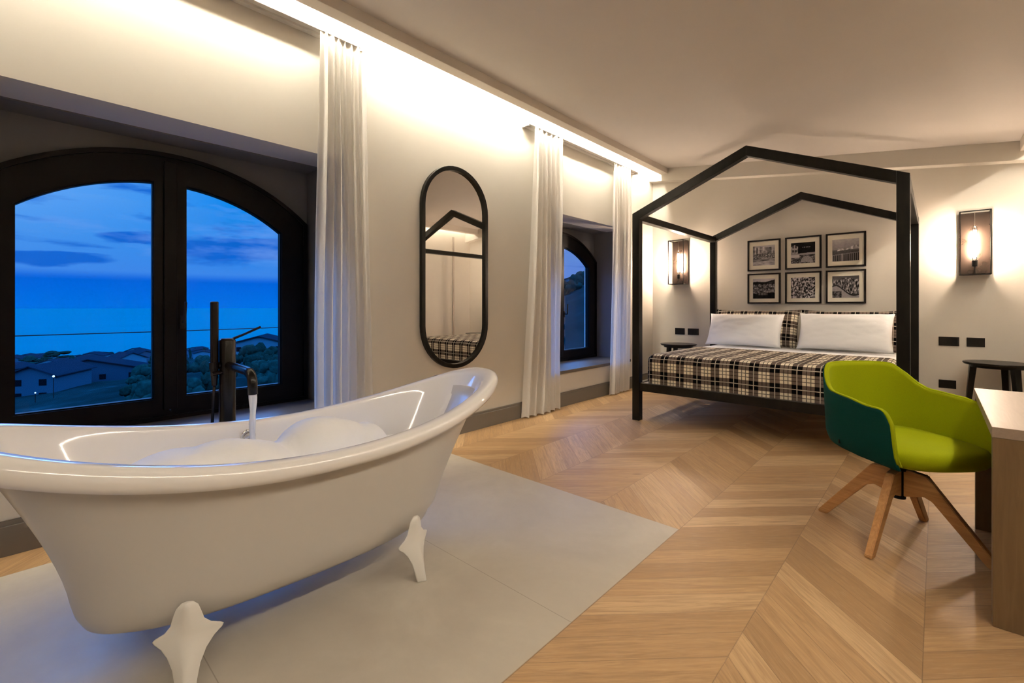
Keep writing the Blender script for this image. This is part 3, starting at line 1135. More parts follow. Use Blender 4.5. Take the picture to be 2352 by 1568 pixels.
def pillow(name, m, loc, size, tilt, label, rz=0.0, seed=0, group=None, roll=0.0):
    lx, ly, th = size
    bm = bmesh.new()
    uvl = bm.loops.layers.uv.new('UVMap')
    N = 28
    top, bot = [], []
    for i in range(N+1):
        ct, cb = [], []
        for j in range(N+1):
            u, v = -1+2*i/N, -1+2*j/N
            e = (1-abs(u)**2.6)*(1-abs(v)**2.6)
            h = th/2*max(0, e)**0.42
            h *= 1+0.08*noise.noise(Vector((u*2.2, v*2.2, seed)))
            pin = 1-0.10*(1-abs(u)**2.5)*abs(v)**3
            pinv = 1-0.05*(1-abs(v)**2.5)*abs(u)**3
            x = lx/2*u*pinv
            y = ly/2*v*pin
            nz = 0.006*noise.noise(Vector((u*5, v*5, seed+5)))
            edge = abs(u) == 1 or abs(v) == 1
            a = bm.verts.new((x, y, h+nz if not edge else 0))
            b = a if edge else bm.verts.new((x, y, -h*0.85+nz))
            ct.append(a)
            cb.append(b)
        top.append(ct)
        bot.append(cb)
    for G, fl in ((top, False), (bot, True)):
        for i in range(N):
            for j in range(N):
                q = [G[i][j], G[i+1][j], G[i+1][j+1], G[i][j+1]]
                if fl:
                    q = q[::-1]
                try:
                    f = bm.faces.new(q)
                except ValueError:
                    continue
                for lp in f.loops:
                    lp[uvl].uv = (lp.vert.co.x, lp.vert.co.y)
    o = link(name, bm, m, smooth=True, loc=loc)
    o.rotation_euler = (tilt, roll, rz)
    return tag(o, label, 'pillow', group)


PZ = 0.655
pillow('pillow', M_white_linen, (-1.655, 5.80, 0.825), (0.81, 0.42, 0.18), math.radians(62), 'left plump white pillow leaning on a plaid one', seed=1, group='pillows on the bed')
pillow('pillow', M_white_linen, (-0.700, 5.80, 0.835), (0.81, 0.43, 0.18), math.radians(62), 'right plump white pillow, behind the green chair', seed=2, group='pillows on the bed')
pillow('pillow', M_plaid, (-1.59, 6.00, 0.845), (0.93, 0.46, 0.17), math.radians(70), 'left plaid pillow standing behind a white one', seed=3, group='pillows on the bed')
pillow('pillow', M_plaid, (-0.66, 6.00, 0.845), (0.93, 0.46, 0.17), math.radians(70), 'right plaid pillow peeking out beside the bed post', seed=4, group='pillows on the bed')

# ------------------------------------------------------------------ six framed photographs
def paint_print(kind, W=84, H=72):
    """black and white photograph as an array of grey values, row 0 at the bottom"""
    rs = np.random.RandomState(kind*13+5)
    Y, X = np.mgrid[0:H, 0:W]
    u, v = X/(W-1), Y/(H-1)

    def fbm(sx, sy, seed):
        out = np.zeros((H, W))
        amp = 1.0
        for o_ in range(4):
            q = np.array([[noise.noise(Vector((x/W*sx*2**o_, y/H*sy*2**o_, seed+o_*7.3))) for x in range(W)] for y in range(H)])
            out += amp*q
            amp *= 0.6
        return out
    a = fbm(9, 9, kind*3.1)
    if kind == 0:     # tall houses above a harbour
        img = 0.35+0.35*a
        col = (np.floor(u*13)).astype(int)
        tone = rs.uniform(0.25, 0.85, 14)[col]
        top = 0.93+0.06*rs.uniform(-1, 1, 14)[col]
        m = (v > 0.60) & (v < top)
        img[m] = (tone+0.25*a)[m]
        wm = m & ((np.floor(u*52) % 2) == 0) & ((np.floor(v*34) % 2) == 0)
        img[wm] *= 0.35
        img[v >= top] = 0.62
        m = (v > 0.36) & (v <= 0.60)
        img[m] = (0.3+0.75*fbm(26, 20, 9.0))[m]
        m = (v > 0.2) & (v <= 0.36)
        img[m] = (0.38+0.3*fbm(3, 26, 2.0))[m]
        img[v <= 0.2] = (0.6+0.25*fbm(4, 18, 6.0))[v <= 0.2]
    elif kind == 1:   # bell tower, dark sky, domed boats
        img = 0.07+0.03*a
        m = (u < 0.30) & (v > 0.46) & (v < 0.90-0.1*np.abs(u-0.15)/0.15)
        img[m] = (0.50+0.30*a)[m]
        for cx_, cz_ in ((0.08, 0.8), (0.2, 0.8), (0.08, 0.6), (0.2, 0.6)):
            img[m & (np.abs(u-cx_) < 0.03) & (np.abs(v-cz_) < 0.06)] = 0.12
        m = (v > 0.40) & (v < 0.46+0.05*u)
        img[m] = 0.55
        m = v <= 0.40
        img[m] = (0.25+0.5*fbm(12, 22, 4.0))[m]
        m = (u < 0.35) & (v < 0.42) & (v > 0.27)
        img[m] = 0.72
        r = np.hypot((u-0.66)/0.25, (v-0.06)/0.28)
        m = (r < 1) & (v > 0.05)
        img[m] = 0.62
        img[m & ((np.floor(np.arctan2(v-0.06, u-0.66)*9) % 2) == 0)] = 0.42
        img[(v > 0.755) & (v < 0.785) & (u > 0.48) & (u < 0.80) & ((np.floor(u*30) % 3) > 0)] = 0.5
    elif kind == 2:   # misty bay with a railing
        img = 0.22+0.42*v+0.05*a
        m = (v < 0.52) & (v > 0.26)
        img[m] = (0.20+0.3*(v-0.26)+0.06*a)[m]
        ridge = 0.52+0.16*u+0.05*np.sin(u*9)
        m = (v > 0.44+0.12*u) & (v < ridge) & (u > 0.2)
        img[m] = (0.48+0.4*a+0.2*u)[m]
        m = v <= 0.28+0.10*u
        img[m] = 0.10
        img[m & ((np.floor(u*26) % 2) == 0)] = 0.40
        img[np.abs(v-(0.28+0.10*u)) < 0.02] = 0.42
        img[(np.abs(u-0.37) < 0.012) & (v < 0.34)] = 0.7
    elif kind == 3:   # dark hill over a town and a pier
        img = 0.70+0.02*a
        hill = 0.84+0.10*np.clip((u-0.45)*1.6, 0, 1)+0.02*np.sin(u*8)
        img[v < hill] = (0.10+0.10*a)[v < hill]
        m = v < 0.72
        img[m] = (0.28+0.30*a+0.3*fbm(20, 26, 3.0))[m]
        m = v < 0.30
        img[m] = (0.07+0.03*a)[m]
        m = (np.abs(v-(0.30-0.05*np.sin(u*6))) < 0.02) & ((u < 0.2) | (u > 0.75))
        img[m] = 0.45
        m = (v < 0.30) & (v > 0.18) & (u > 0.26) & (u < 0.66)
        img[m] = 0.40
        img[m & ((np.floor(u*30) % 2) == 0)] = 0.12
    elif kind == 4:   # heap of pale leaves and fruit
        b = fbm(13, 11, 11.0)
        b2 = fbm(22, 22, 14.0)
        img = np.clip(0.42+1.25*b+0.4*b2, 0.03, 0.78)
        img = np.where(np.abs(b) < 0.04, 0.12, img)
    else:             # cliff above a pale sea
        edge = 0.55-0.35*np.abs(u-0.15)+0.20*np.sin(u*5+1)
        img = 0.50+0.06*a
        m = v > edge*0.75+0.06
        img[m] = (0.30+0.65*fbm(22, 7, 8.0))[m]
        img[v > 0.88-0.04*np.sin(u*9)] = 0.26
        m = (v < edge*0.75+0.06) & (v > edge*0.75-0.02)
        img[m] = 0.14
        m = (v < 0.3) & (u < 0.35)
        img[m] = (0.25+0.3*a)[m]
    return np.clip(img, 0.02, 0.85)


M_print = mat('photo_paper', rough=0.5, spec=0.08)
def pb():
    t = NT(M_print.node_tree)
    a = t.new('ShaderNodeAttribute', attribute_name='grey')
    t.put(M_print.node_tree.nodes['Principled BSDF'].inputs['Base Color'], a.outputs['Color'])
pb()
M_mat = mat('cream_passepartout', (0.88, 0.83, 0.70, 1), 0.8)
M_pframe = mat('black_brown_frame_wood', (0.006, 0.004, 0.003, 1), 0.4, spec=0.2)
cols = [(-1.750, -1.384), (-1.334, -0.968), (-0.926, -0.560)]
rows = [(1.537, 1.920), (1.132, 1.505)]
names = ['framed photo of tall houses over a harbour, top left of six above the bed',
         'framed photo of a bell tower under dark sky, top middle of six above the bed',
         'framed photo of a misty bay and railing, top right above the bed',
         'framed photo of a dark hill over a town, bottom left of six above the bed',
         'framed photo of a heap of pale leaves, bottom middle above the bed',
         'framed photo of a cliff above pale water, bottom right above the bed']
for k in range(6):
    x0, x1 = cols[k % 3]
    z0, z1 = rows[k // 3]
    pr = thing('framed_photo', names[k], 'picture', ((x0+x1)/2, YB, (z0+z1)/2), group='framed photographs above the bed')
    hw, hh = (x1-x0)/2, (z1-z0)/2
    bm = bmesh.new()
    fr = 0.018
    ring_solid(bm, [(-hw, -hh), (-hw, hh), (hw, hh), (hw, -hh)], [(-hw+fr, -hh+fr), (-hw+fr, hh-fr), (hw-fr, hh-fr), (hw-fr, -hh+fr)], -0.028, 0.0, 'y')
    link('picture_frame', bm, M_pframe, pr)
    bm = bmesh.new()
    box(bm, -hw+fr*0.8, hw-fr*0.8, -0.016, -0.002, -hh+fr*0.8, hh-fr*0.8)
    link('passepartout', bm, M_mat, pr)
    W, H = 84, 72
    img = paint_print(k, W, H)
    pw, ph = 0.122, 0.122
    bm = bmesh.new()
    G = [[bm.verts.new((-pw+2*pw*i/(W-1), -0.0175, -ph+2*ph*j/(H-1)-0.002)) for i in range(W)] for j in range(H)]
    for j in range(H-1):
        for i in range(W-1):
            bm.faces.new((G[j][i], G[j][i+1], G[j+1][i+1], G[j+1][i]))
    po = link('photo_print', bm, M_print, pr)
    ca = po.data.color_attributes.new('grey', 'FLOAT_COLOR', 'POINT')
    g_ = (img**2.0).reshape(-1)
    arr = np.stack([g_*1.04, g_*0.96, g_*1.0, np.ones_like(g_)], 1).astype(np.float32)
    ca.data.foreach_set('color', arr.reshape(-1))

# ------------------------------------------------------------------ wall sconces
def sconce(xc, label):
    r = thing('wall_sconce', label, 'wall lamp', (xc, YB, 1.70), group='cage wall sconces either side of the bed')
    W2, H2, DP = 0.108, 0.302, 0.178
    bm = bmesh.new()
    box(bm, -W2, W2, -0.014, 0.0, -H2, H2, 0.001)
    link('back_plate', bm, M_bronze, r)
    bm = bmesh.new()
    q = 0.0045
    for sx in (-1, 1):
        box(bm, sx*(W2-q)-q, sx*(W2-q)+q, -DP, -DP+2*q, -H2, H2)
        for z in (-H2, H2-2*q):
            box(bm, sx*(W2-q)-q, sx*(W2-q)+q, -DP, -0.01, z, z+2*q)
    for z in (-H2, H2-2*q):
        box(bm, -W2, W2, -DP, -DP+2*q, z, z+2*q)
    link('cage_frame', bm, M_blackmetal, r)
    bm = bmesh.new()
    box(bm, -W2+0.001, W2-0.001, -DP+0.001, -0.012, -H2+0.001, -H2+0.004)
    link('cage_floor', bm, M_bronze, r)
    bm = bmesh.new()
    lathe(bm, [(0, -0.302), (0.004, -0.302), (0.004, -0.225), (0.019, -0.22), (0.021, -0.215), (0.021, -0.165), (0.017, -0.16), (0, -0.16)], 24, (0, -0.085, 0))
    link('lamp_holder', bm, M_blackmetal, r, smooth=False)
    bm = bmesh.new()
    tube(bm, [(0, -0.085, 0.17), (0, -0.085, 0.298)], 0.0016, 8)
    link('wire', bm, M_steel, r)
    bm = bmesh.new()
    lathe(bm, [(0.012, -0.165), (0.0155, -0.15), (0.0165, -0.12), (0.0165, 0.125), (0.0145, 0.145), (0.008, 0.162), (0, 0.168)], 28, (0, -0.085, 0))
    b = link('bulb', bm, M_bulbglass, r, smooth=True)
    bm = bmesh.new()
    for k in range(6):
        a = PI/3*k+0.4
        dx, dy = 0.0085*math.cos(a), 0.0085*math.sin(a)
        tube(bm, [(dx, -0.085+dy, -0.125), (dx, -0.085+dy, 0.125)], 0.0032, 8)
    link('filament', bm, M_fil, b)


sconce(-2.614, 'lit black cage wall sconce left of the bed, by the window corner')
sconce(0.272, 'lit black cage wall sconce right of the bed, above the side table')

# ------------------------------------------------------------------ switch plates
def plate(x0, x1, z0, z1, n, name, label):
    r = thing(name, label, 'light switch' if name == 'light_switch' else 'socket', ((x0+x1)/2, YB, (z0+z1)/2), group='black wall plates')
    bm = bmesh.new()
    hw, hh = (x1-x0)/2, (z1-z0)/2
    box(bm, -hw, hw, -0.008, 0.0, -hh, hh, 0.002)
    link('cover_plate', bm, M_socket, r)
    for i in range(n):
        bm = bmesh.new()
        w2 = (2*hw-0.022)/n
        a = -hw+0.011+w2*i
        if name == 'light_switch':
            box(bm, a+0.001, a+w2-0.001, -0.0105, -0.006, -hh+0.017, hh-0.017, 0.0015)
            link('rocker', bm, M_socket, r)
        else:
            c = a+w2/2
            for dz in (-0.012, 0, 0.012):
                tube(bm, [(c, -0.0085, dz), (c, -0.0075, dz)], 0.0028, 10)
            link('socket_holes', bm, M_blackmetal, r)


plate(-2.694, -2.558, 0.708, 0.796, 2, 'power_socket', 'black wall plate over the left side table, further from the bed')
plate(-2.516, -2.366, 0.708, 0.796, 3, 'light_switch', 'black wall plate over the left side table, nearer the bed')
plate(0.019, 0.168, 0.707, 0.795, 3, 'light_switch', 'wider black wall plate under the right sconce, nearer the bed')
plate(0.219, 0.345, 0.707, 0.795, 2, 'power_socket', 'black wall plate straight above the right side table')
plate(0.019, 0.146, 0.284, 0.366, 2, 'power_socket', 'low black wall plate beside the right side table leg')

# ------------------------------------------------------------------ side tables
def side_table(x, y, h, d, label, rz):
    r = thing('side_table', label, 'side table', (x, y, 0), rz, group='round bedside tables')
    bm = bmesh.new()
    lathe(bm, [(0, h-0.022), (d/2-0.012, h-0.022), (d/2-0.002, h-0.012), (d/2, h-0.006), (d/2-0.003, h), (0, h)], 64)
    link('table_top', bm, M_black, r)
    bm = bmesh.new()
    lathe(bm, [(0, h-0.046), (d/2-0.045, h-0.046), (d/2-0.042, h-0.022), (0, h-0.022)], 48)
    link('apron', bm, M_black, r)
    for k in range(3):
        a = 2*PI*k/3
        c, s = math.cos(a), math.sin(a)
        bm = bmesh.new()
        p0 = Vector((c*(d/2-0.02), s*(d/2-0.02), 0))
        p1 = Vector((c*(d/2-0.07), s*(d/2-0.07), h-0.024))
        tn = Vector((-s, c, 0))
        rd = Vector((c, s, 0))
        pts = []
        for pp, wt, wr in ((p0, 0.019, 0.015), (p1, 0.026, 0.024)):
            pts += [pp-tn*wt-rd*wr, pp+tn*wt-rd*wr, pp+tn*wt+rd*wr, pp-tn*wt+rd*wr]
        hexa(bm, pts, 0.004)
        link('leg', bm, M_black, r)
    return r


side_table(-2.535, 6.05, 0.600, 0.46, 'round black side table left of the bed', math.radians(-80))
side_table(0.41, 6.05, 0.590, 0.46, 'round black side table right of the bed, behind the desk', math.radians(-52))

# ------------------------------------------------------------------ desk
dk = thing('desk', 'pale oak desk with slab ends against the right edge', 'desk', (0.141, 2.285, 0))
bm = bmesh.new()
box(bm, 0, XR-0.145, 0, 1.02, 0.650, 0.686, 0.0015)
link('desk_top', bm, M_desktop, dk)
for y0 in (0.002, 0.945):
    bm = bmesh.new()
    box(bm, 0.002, XR-0.16, y0, y0+0.04, 0, 0.650, 0.0015)
    link('end_panel', bm, M_desk, dk)
bm = bmesh.new()
box(bm, XR-0.22, XR-0.20, 0.042, 0.945, 0.40, 0.650)
link('modesty_panel', bm, M_desk, dk)

# ------------------------------------------------------------------ armchair
ch = thing('armchair', 'lime green armchair with dark teal outside and splayed oak swivel legs', 'chair', (-0.13, 2.865, 0), 0.0)
CY = math.radians(-45)     # facing
SH = Matrix.Rotation(-CY, 3, 'Z') @ Vector((0.035, 0.065, 0))


def chair_path(n=64):
    """plan line of the shell from one arm front round the back to the other (forward = +x), with arc length parameter -1..1"""
    pts = []
    A, B = 0.352, 0.272
    La = 0.215
    m = 400
    raw = []
    for i in range(m+1):
        s = -1+2*i/m
        if s < -0.62:
            f = (s+1)/0.38
            raw.append(((1-f)*La, -B-0.004*f))
        elif s > 0.62:
            f = (1-s)/0.38
            raw.append(((1-f)*La, B+0.004*f))
        else:
            a = s/0.62*PI/2
            n_ = 2.7
            c, q = math.cos(a), math.sin(a)
            raw.append((-A*abs(c)**(2/n_), B*math.copysign(abs(q)**(2/n_), q)))
    return raw


def chair_top(s):
    """height of the upper edge by position along the shell"""
    a = abs(s)
    def sm(e0, e1, x):
        t_ = min(1, max(0, (x-e0)/(e1-e0)))
        return t_*t_*(3-2*t_)
    z = 0.792-0.012*(a/0.3)**2 if a < 0.3 else 0.78
    z = z + (0.666-z)*sm(0.22, 0.50, a)
    z = z - 0.026*sm(0.46, 0.80, a)-0.060*max(0, (a-0.90)/0.10)**2
    return z


raw = chair_path()
NS, NV = 96, 18
def shell_pt(k, v, thick):
    s = -1+2*k/NS
    q = raw[int(round(k/NS*400))]
    k2 = raw[min(400, int(round(k/NS*400))+2)]
    k1 = raw[max(0, int(round(k/NS*400))-2)]
    d = Vector((k2[0]-k1[0], k2[1]-k1[1], 0)).normalized()
    nrm = Vector((d.y, -d.x, 0))        # points outwards
    if nrm.dot(Vector((q[0], q[1], 0))) < 0 and abs(s) < 0.62:
        nrm = -nrm
    if abs(s) >= 0.62:
        nrm = Vector((0, math.copysign(1, s), 0))
    zt = chair_top(s)
    a = abs(s)
    zb = 0.385 + 0.030*max(0, 1-a/0.62)
    z = zb+(zt-zb)*v
    lean = 0.075*(z-0.42)/0.35 if z > 0.42 else 0
    # shell tucks in towards the base
    tuck = -0.022*max(0, (0.46-z)/0.075)**1.8
    back = max(0, 1-a/0.55)
    off = lean*(0.35-0.35*back)+tuck-thick
    p = Vector((q[0], q[1], z))+nrm*off
    if a > 0.8:                          # arm fronts slope back towards the top
        p.x -= 0.012*v*(a-0.8)/0.2
    return p


def shell_mesh(inner):
    bm = bmesh.new()
    T = 0.0
    th = 0.013
    lo = 0.0 if not inner else 0.08
    A = [[bm.verts.new(shell_pt(k, lo+(1-lo)*j/NV, th if inner else 0.0)) for j in range(NV+1)] for k in range(NS+1)]
    B = [[bm.verts.new(shell_pt(k, lo+(1-lo)*j/NV, (th*2.1 if inner else th))) for j in range(NV+1)] for k in range(NS+1)]
    for G in (A, B):
        for k in range(NS):
            for j in range(NV):
                bm.faces.new((G[k][j], G[k+1][j], G[k+1][j+1], G[k][j+1]))
    for k in range(NS):
        bm.faces.new((A[k][NV], A[k+1][NV], B[k+1][NV], B[k][NV]))
        bm.faces.new((A[k][0], A[k+1][0], B[k+1][0], B[k][0]))
    for j in range(NV):
        bm.faces.new((A[0][j], A[0][j+1], B[0][j+1], B[0][j]))
        bm.faces.new((A[NS][j], A[NS][j+1], B[NS][j+1], B[NS][j]))
    if inner:
        # rounded welt along the upper edge
        pass
    bmesh.ops.translate(bm, verts=bm.verts, vec=SH)
    bmesh.ops.rotate(bm, verts=bm.verts, cent=(0, 0, 0), matrix=Matrix.Rotation(CY, 3, 'Z'))
    return bm


ob = link('outer_shell', shell_mesh(False), M_teal, ch, smooth=True)
ib = link('inner_upholstery', shell_mesh(True), M_lime, ch, smooth=True)
# piping rolled along the edge
bm = bmesh.new()
pts = [shell_pt(0, v_, 0.013) for v_ in (0.15, 0.3, 0.5, 0.7, 0.85, 0.94)]+[shell_pt(k, 1.0, 0.013) for k in range(0, NS+1, 1)]+[shell_pt(NS, v_, 0.013) for v_ in (0.94, 0.85, 0.7, 0.5, 0.3, 0.15)]
tube(bm, pts, 0.0075, 8)
bmesh.ops.translate(bm, verts=bm.verts, vec=SH)
bmesh.ops.rotate(bm, verts=bm.verts, cent=(0, 0, 0), matrix=Matrix.Rotation(CY, 3, 'Z'))
link('edge_welt', bm, M_lime, ch, smooth=True)
# underside pan
bm = bmesh.new()
def pan_pt(r, a, z):
    n_ = 2.8
    c, s = math.cos(a), math.sin(a)
    x = (0.31 if c < 0 else 0.235)*math.copysign(abs(c)**(2/n_), c)
    y = 0.262*math.copysign(abs(s)**(2/n_), s)
    return (x*r, y*r, z)
rg = []
for r, z in ((0.25, 0.352), (0.55, 0.355), (0.75, 0.368), (0.86, 0.384), (0.90, 0.40)):
    rg.append([bm.verts.new(pan_pt(r, 2*PI*i/64, z)) for i in range(64)])
bridge(bm, rg)
bm.faces.new(rg[0])
bm.faces.new(rg[-1])
bmesh.ops.translate(bm, verts=bm.verts, vec=SH)
bmesh.ops.rotate(bm, verts=bm.verts, cent=(0, 0, 0), matrix=Matrix.Rotation(CY, 3, 'Z'))
link('seat_pan', bm, M_teal, ch, smooth=True)
# seat cushion
bm = bmesh.new()
rg = []
def seat_pt(r, a, z):
    n_ = 2.9
    c, s = math.cos(a), math.sin(a)
    x = (0.318 if c < 0 else 0.252)*math.copysign(abs(c)**(2/n_), c)
    y = (0.244+0.012*max(0, c))*math.copysign(abs(s)**(2/n_), s)
    return (x*r, y*r, z + (0.022*min(1, max(0, -c*3+0.6)) if z < 0.41 else 0))
for r, z in ((0.5, 0.378), (0.82, 0.378), (0.93, 0.384), (0.985, 0.400), (1.0, 0.420), (0.99, 0.440), (0.955, 0.455), (0.88, 0.464), (0.7, 0.469), (0.4, 0.468), (0.12, 0.466)):
    rg.append([bm.verts.new(seat_pt(r, 2*PI*i/80, z)) for i in range(80)])
bridge(bm, rg)
bm.faces.new(rg[0])
bm.faces.new(rg[-1])
bmesh.ops.translate(bm, verts=bm.verts, vec=SH)
bmesh.ops.rotate(bm, verts=bm.verts, cent=(0, 0, 0), matrix=Matrix.Rotation(CY, 3, 'Z'))
link('seat_cushion', bm, M_lime, ch, smooth=True)
bm = bmesh.new()
tube(bm, [(0, 0, 0.19), (0, 0, 0.355)], 0.026, 24)
tube(bm, [(0, 0, 0.325), (0, 0, 0.352)], 0.036, 24)
link('swivel_column', bm, M_blackmetal, ch)
bm = bmesh.new()
tube(bm, [(0.03, -0.02, 0.343), (-0.13, 0.05, 0.352)], 0.004, 8)
link('tilt_lever', bm, M_blackmetal, ch)
bm = bmesh.new()
q = shell_pt(22, 0.12, -0.002)
box(bm, q.x-0.0015, q.x+0.0015, q.y-0.006, q.y+0.006, q.z-0.008, q.z+0.012)
bmesh.ops.translate(bm, verts=bm.verts, vec=SH)
bmesh.ops.rotate(bm, verts=bm.verts, cent=(0, 0, 0), matrix=Matrix.Rotation(CY, 3, 'Z'))
link('fabric_tag', bm, M_blackmetal, ch)
for k in range(4):
    # splayed blade leg: profile in the radial plane, then given its width
    prof = [(0.022, 0.335), (0.105, 0.325), (0.345, 0.012), (0.345, 0.0), (0.305, 0.0), (0.125, 0.215), (0.095, 0.228), (0.022, 0.205)]
    bm = bmesh.new()
    lo = [bm.verts.new((r, -(0.017 if r < 0.2 else 0.014), z)) for r, z in prof]
    hi = [bm.verts.new((r, (0.017 if r < 0.2 else 0.014), z)) for r, z in prof]
    bm.faces.new(lo)
    bm.faces.new(hi[::-1])
    for i in range(len(prof)):
        j = (i+1) % len(prof)
        bm.faces.new((lo[i], hi[i], hi[j], lo[j]))
    bmesh.ops.recalc_face_normals(bm, faces=bm.faces)
    bmesh.ops.bevel(bm, geom=list(bm.edges), offset=0.003, segments=2, affect='EDGES')
    lg = link('leg', bm, M_oakleg, ch)
    lg.rotation_euler = (0, 0, math.radians(75+90*k))

# ------------------------------------------------------------------ outside: hillside, town, sea
def terr(x, y):
    r = math.hypot(x, y)
    phi = math.degrees(math.atan2(y, -x))
    h = -9.5-0.064*r
    ph = max(-4, min(phi, 75))
    b = 0.14*ph+0.005*ph*ph
    b *= min(1, max(0, (r-18)/100))**0.8
    if r > 130:
        b *= math.exp(-((r-130)/260)**2)
    h += b
    h += 1.2*noise.fractal(Vector((x/45, y/45, 0.5)), 1.0, 2.0, 4)*min(1, r/60)
    return h


SEAZ = -56.0
bm = bmesh.new()
rr = [12*(1.065**i) for i in range(74)]
pp = [math.radians(-25+115*i/150) for i in range(151)]
G = [[bm.verts.new((-r*math.cos(a), r*math.sin(a), terr(-r*math.cos(a), r*math.sin(a)))) for a in pp] for r in rr]
bridge(bm, G, close=False)
def ground_build(t, p):
    n = t.noise(t.pos(), 0.12, 8, 0.7)
    n2 = t.noise(t.pos(), 0.9, 5, 0.6)
    c = t.ramp(n, [(0.35, (0.0020, 0.0140, 0.0140, 1)), (0.55, (0.0040, 0.0260, 0.0280, 1)), (0.7, (0.0120, 0.0560, 0.0640, 1))])  # dusk haze painted into the scrub colours as dark blue
    t.put(p.inputs['Base Color'], t.mix(t.m('MULTIPLY', n2, 0.5), c, (0.0020, 0.0160, 0.0140, 1)))
M_ground = mat('hillside_scrub', rough=0.95, spec=0.0, build=ground_build)
tag(link('hillside', bm, M_ground, smooth=True), 'green hillside falling away to the coast beyond the windows', 'hillside', kind='structure')
bm = bmesh.new()
R = 16000
vs = [bm.verts.new((-60-R*math.cos(a), R*math.sin(a), SEAZ)) for a in [math.radians(-80+160*i/60) for i in range(61)]]
c0 = bm.verts.new((-60, 0, SEAZ))
for a, b in zip(vs, vs[1:]):
    bm.faces.new((c0, a, b))
def sea_build(t, p):
    n = t.noise(t.mapping(t.pos(), (0.004, 0.002, 0.004)), 1.0, 5)
    t.put(p.inputs['Base Color'], t.mix(n, (0.0, 0.135, 0.155, 1), (0.0, 0.155, 0.180, 1)))
M_sea = mat('calm_sea', rough=0.6, spec=0.0, build=sea_build)
tag(link('sea', bm, M_sea), 'calm blue sea stretching to the horizon', 'sea', kind='structure')

M_hwall = [mat('house_plaster_%d' % i, c, 0.9, spec=0.0) for i, c in enumerate([(0.0120, 0.0560, 0.0800, 1), (0.0160, 0.0700, 0.1000, 1), (0.0100, 0.0400, 0.0600, 1), (0.0320, 0.1200, 0.1500, 1)])]  # plaster tones carry the blue of dusk and haze
M_roof = paint('dusk_tinted_roof', (0.0060, 0.0180, 0.0280, 1), 0.9, 0.25, 1.0, 6, 0.3, 0.0)  # roof colour painted dusk blue to stand in for evening haze
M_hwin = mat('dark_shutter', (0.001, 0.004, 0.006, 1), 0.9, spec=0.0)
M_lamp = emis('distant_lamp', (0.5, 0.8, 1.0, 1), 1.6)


def house(x, y, w_, d, h, rz, label, wm=0, roof_h=1.6, wins=(3, 2), group='houses down the hillside', zoff=0.0, over=0.5):
    z = terr(x, y)+zoff
    r = thing('house', label, 'house', (x, y, z), rz, group)
    bm = bmesh.new()
    zt = h
    # gable faces +x (towards the room)
    hexa(bm, [(-d/2, -w_/2, -5), (d/2, -w_/2, -5), (d/2, w_/2, -5), (-d/2, w_/2, -5), (-d/2, -w_/2, zt), (d/2, -w_/2, zt), (d/2, w_/2, zt), (-d/2, w_/2, zt)])
    for xx in (-d/2, d/2):
        bm.faces.new([bm.verts.new(q) for q in ((xx, -w_/2, zt), (xx, w_/2, zt), (xx, 0, zt+roof_h))])
    link('house_walls', bm, M_hwall[wm], r)
    bm = bmesh.new()
    k = roof_h/(w_/2)
    for s in (-1, 1):
        e = s*(w_/2+over)
        hexa(bm, [(-d/2-over, e, zt-k*over), (d/2+over, e, zt-k*over), (d/2+over, 0, zt+roof_h), (-d/2-over, 0, zt+roof_h),
                  (-d/2-over, e, zt-k*over+0.22), (d/2+over, e, zt-k*over+0.22), (d/2+over, 0, zt+roof_h+0.22), (-d/2-over, 0, zt+roof_h+0.22)])
    link('roof', bm, M_roof, r)
    nw, nf = wins
    for i in range(nw):
        for f in range(nf):
            bm = bmesh.new()
            yc = -w_/2+w_*(i+0.5)/nw
            zc = h-1.5-f*2.9
            box(bm, d/2-0.05, d/2+0.07, yc-0.65, yc+0.65, zc-0.75, zc+0.6)
            link('window', bm, M_hwin, r)
    return r


def polar(px, dist):
    l = (px-1176)/1061.0
    a = math.atan2(974, 1061)
    S_, C_ = math.sin(a), math.cos(a)
    dx, dy = -S_+l*C_, C_+l*S_
    n_ = math.hypot(dx, dy)
    return dx/n_*dist, dy/n_*dist


hx, hy_ = polar(118, 150)
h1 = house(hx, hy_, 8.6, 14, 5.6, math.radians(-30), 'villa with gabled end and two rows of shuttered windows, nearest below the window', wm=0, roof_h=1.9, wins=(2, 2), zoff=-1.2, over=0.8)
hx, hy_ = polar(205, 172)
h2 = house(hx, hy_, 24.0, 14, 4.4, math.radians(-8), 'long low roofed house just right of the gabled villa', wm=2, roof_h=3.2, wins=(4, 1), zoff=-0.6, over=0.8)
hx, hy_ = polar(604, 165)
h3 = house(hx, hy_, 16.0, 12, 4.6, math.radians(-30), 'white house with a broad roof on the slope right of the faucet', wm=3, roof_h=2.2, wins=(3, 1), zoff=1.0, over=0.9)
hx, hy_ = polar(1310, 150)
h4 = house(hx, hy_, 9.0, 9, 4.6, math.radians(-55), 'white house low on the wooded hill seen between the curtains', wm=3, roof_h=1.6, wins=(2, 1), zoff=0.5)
rs = random.Random(21)
taken = [(h.location.x, h.location.y, 13.0) for h in (h1, h2, h3, h4)]


taken += [polar(px, dd)+(4.0,) for px, dd in ((70, 330), (90, 340), (131, 350), (28, 300), (150, 360), (158, 330), (166, 330), (436, 330), (470, 330))]


def free(x, y, rad):
    for (a, b, q) in taken:
        if (x-a)**2+(y-b)**2 < (rad+q)**2:
            return False
    taken.append((x, y, rad))
    return True


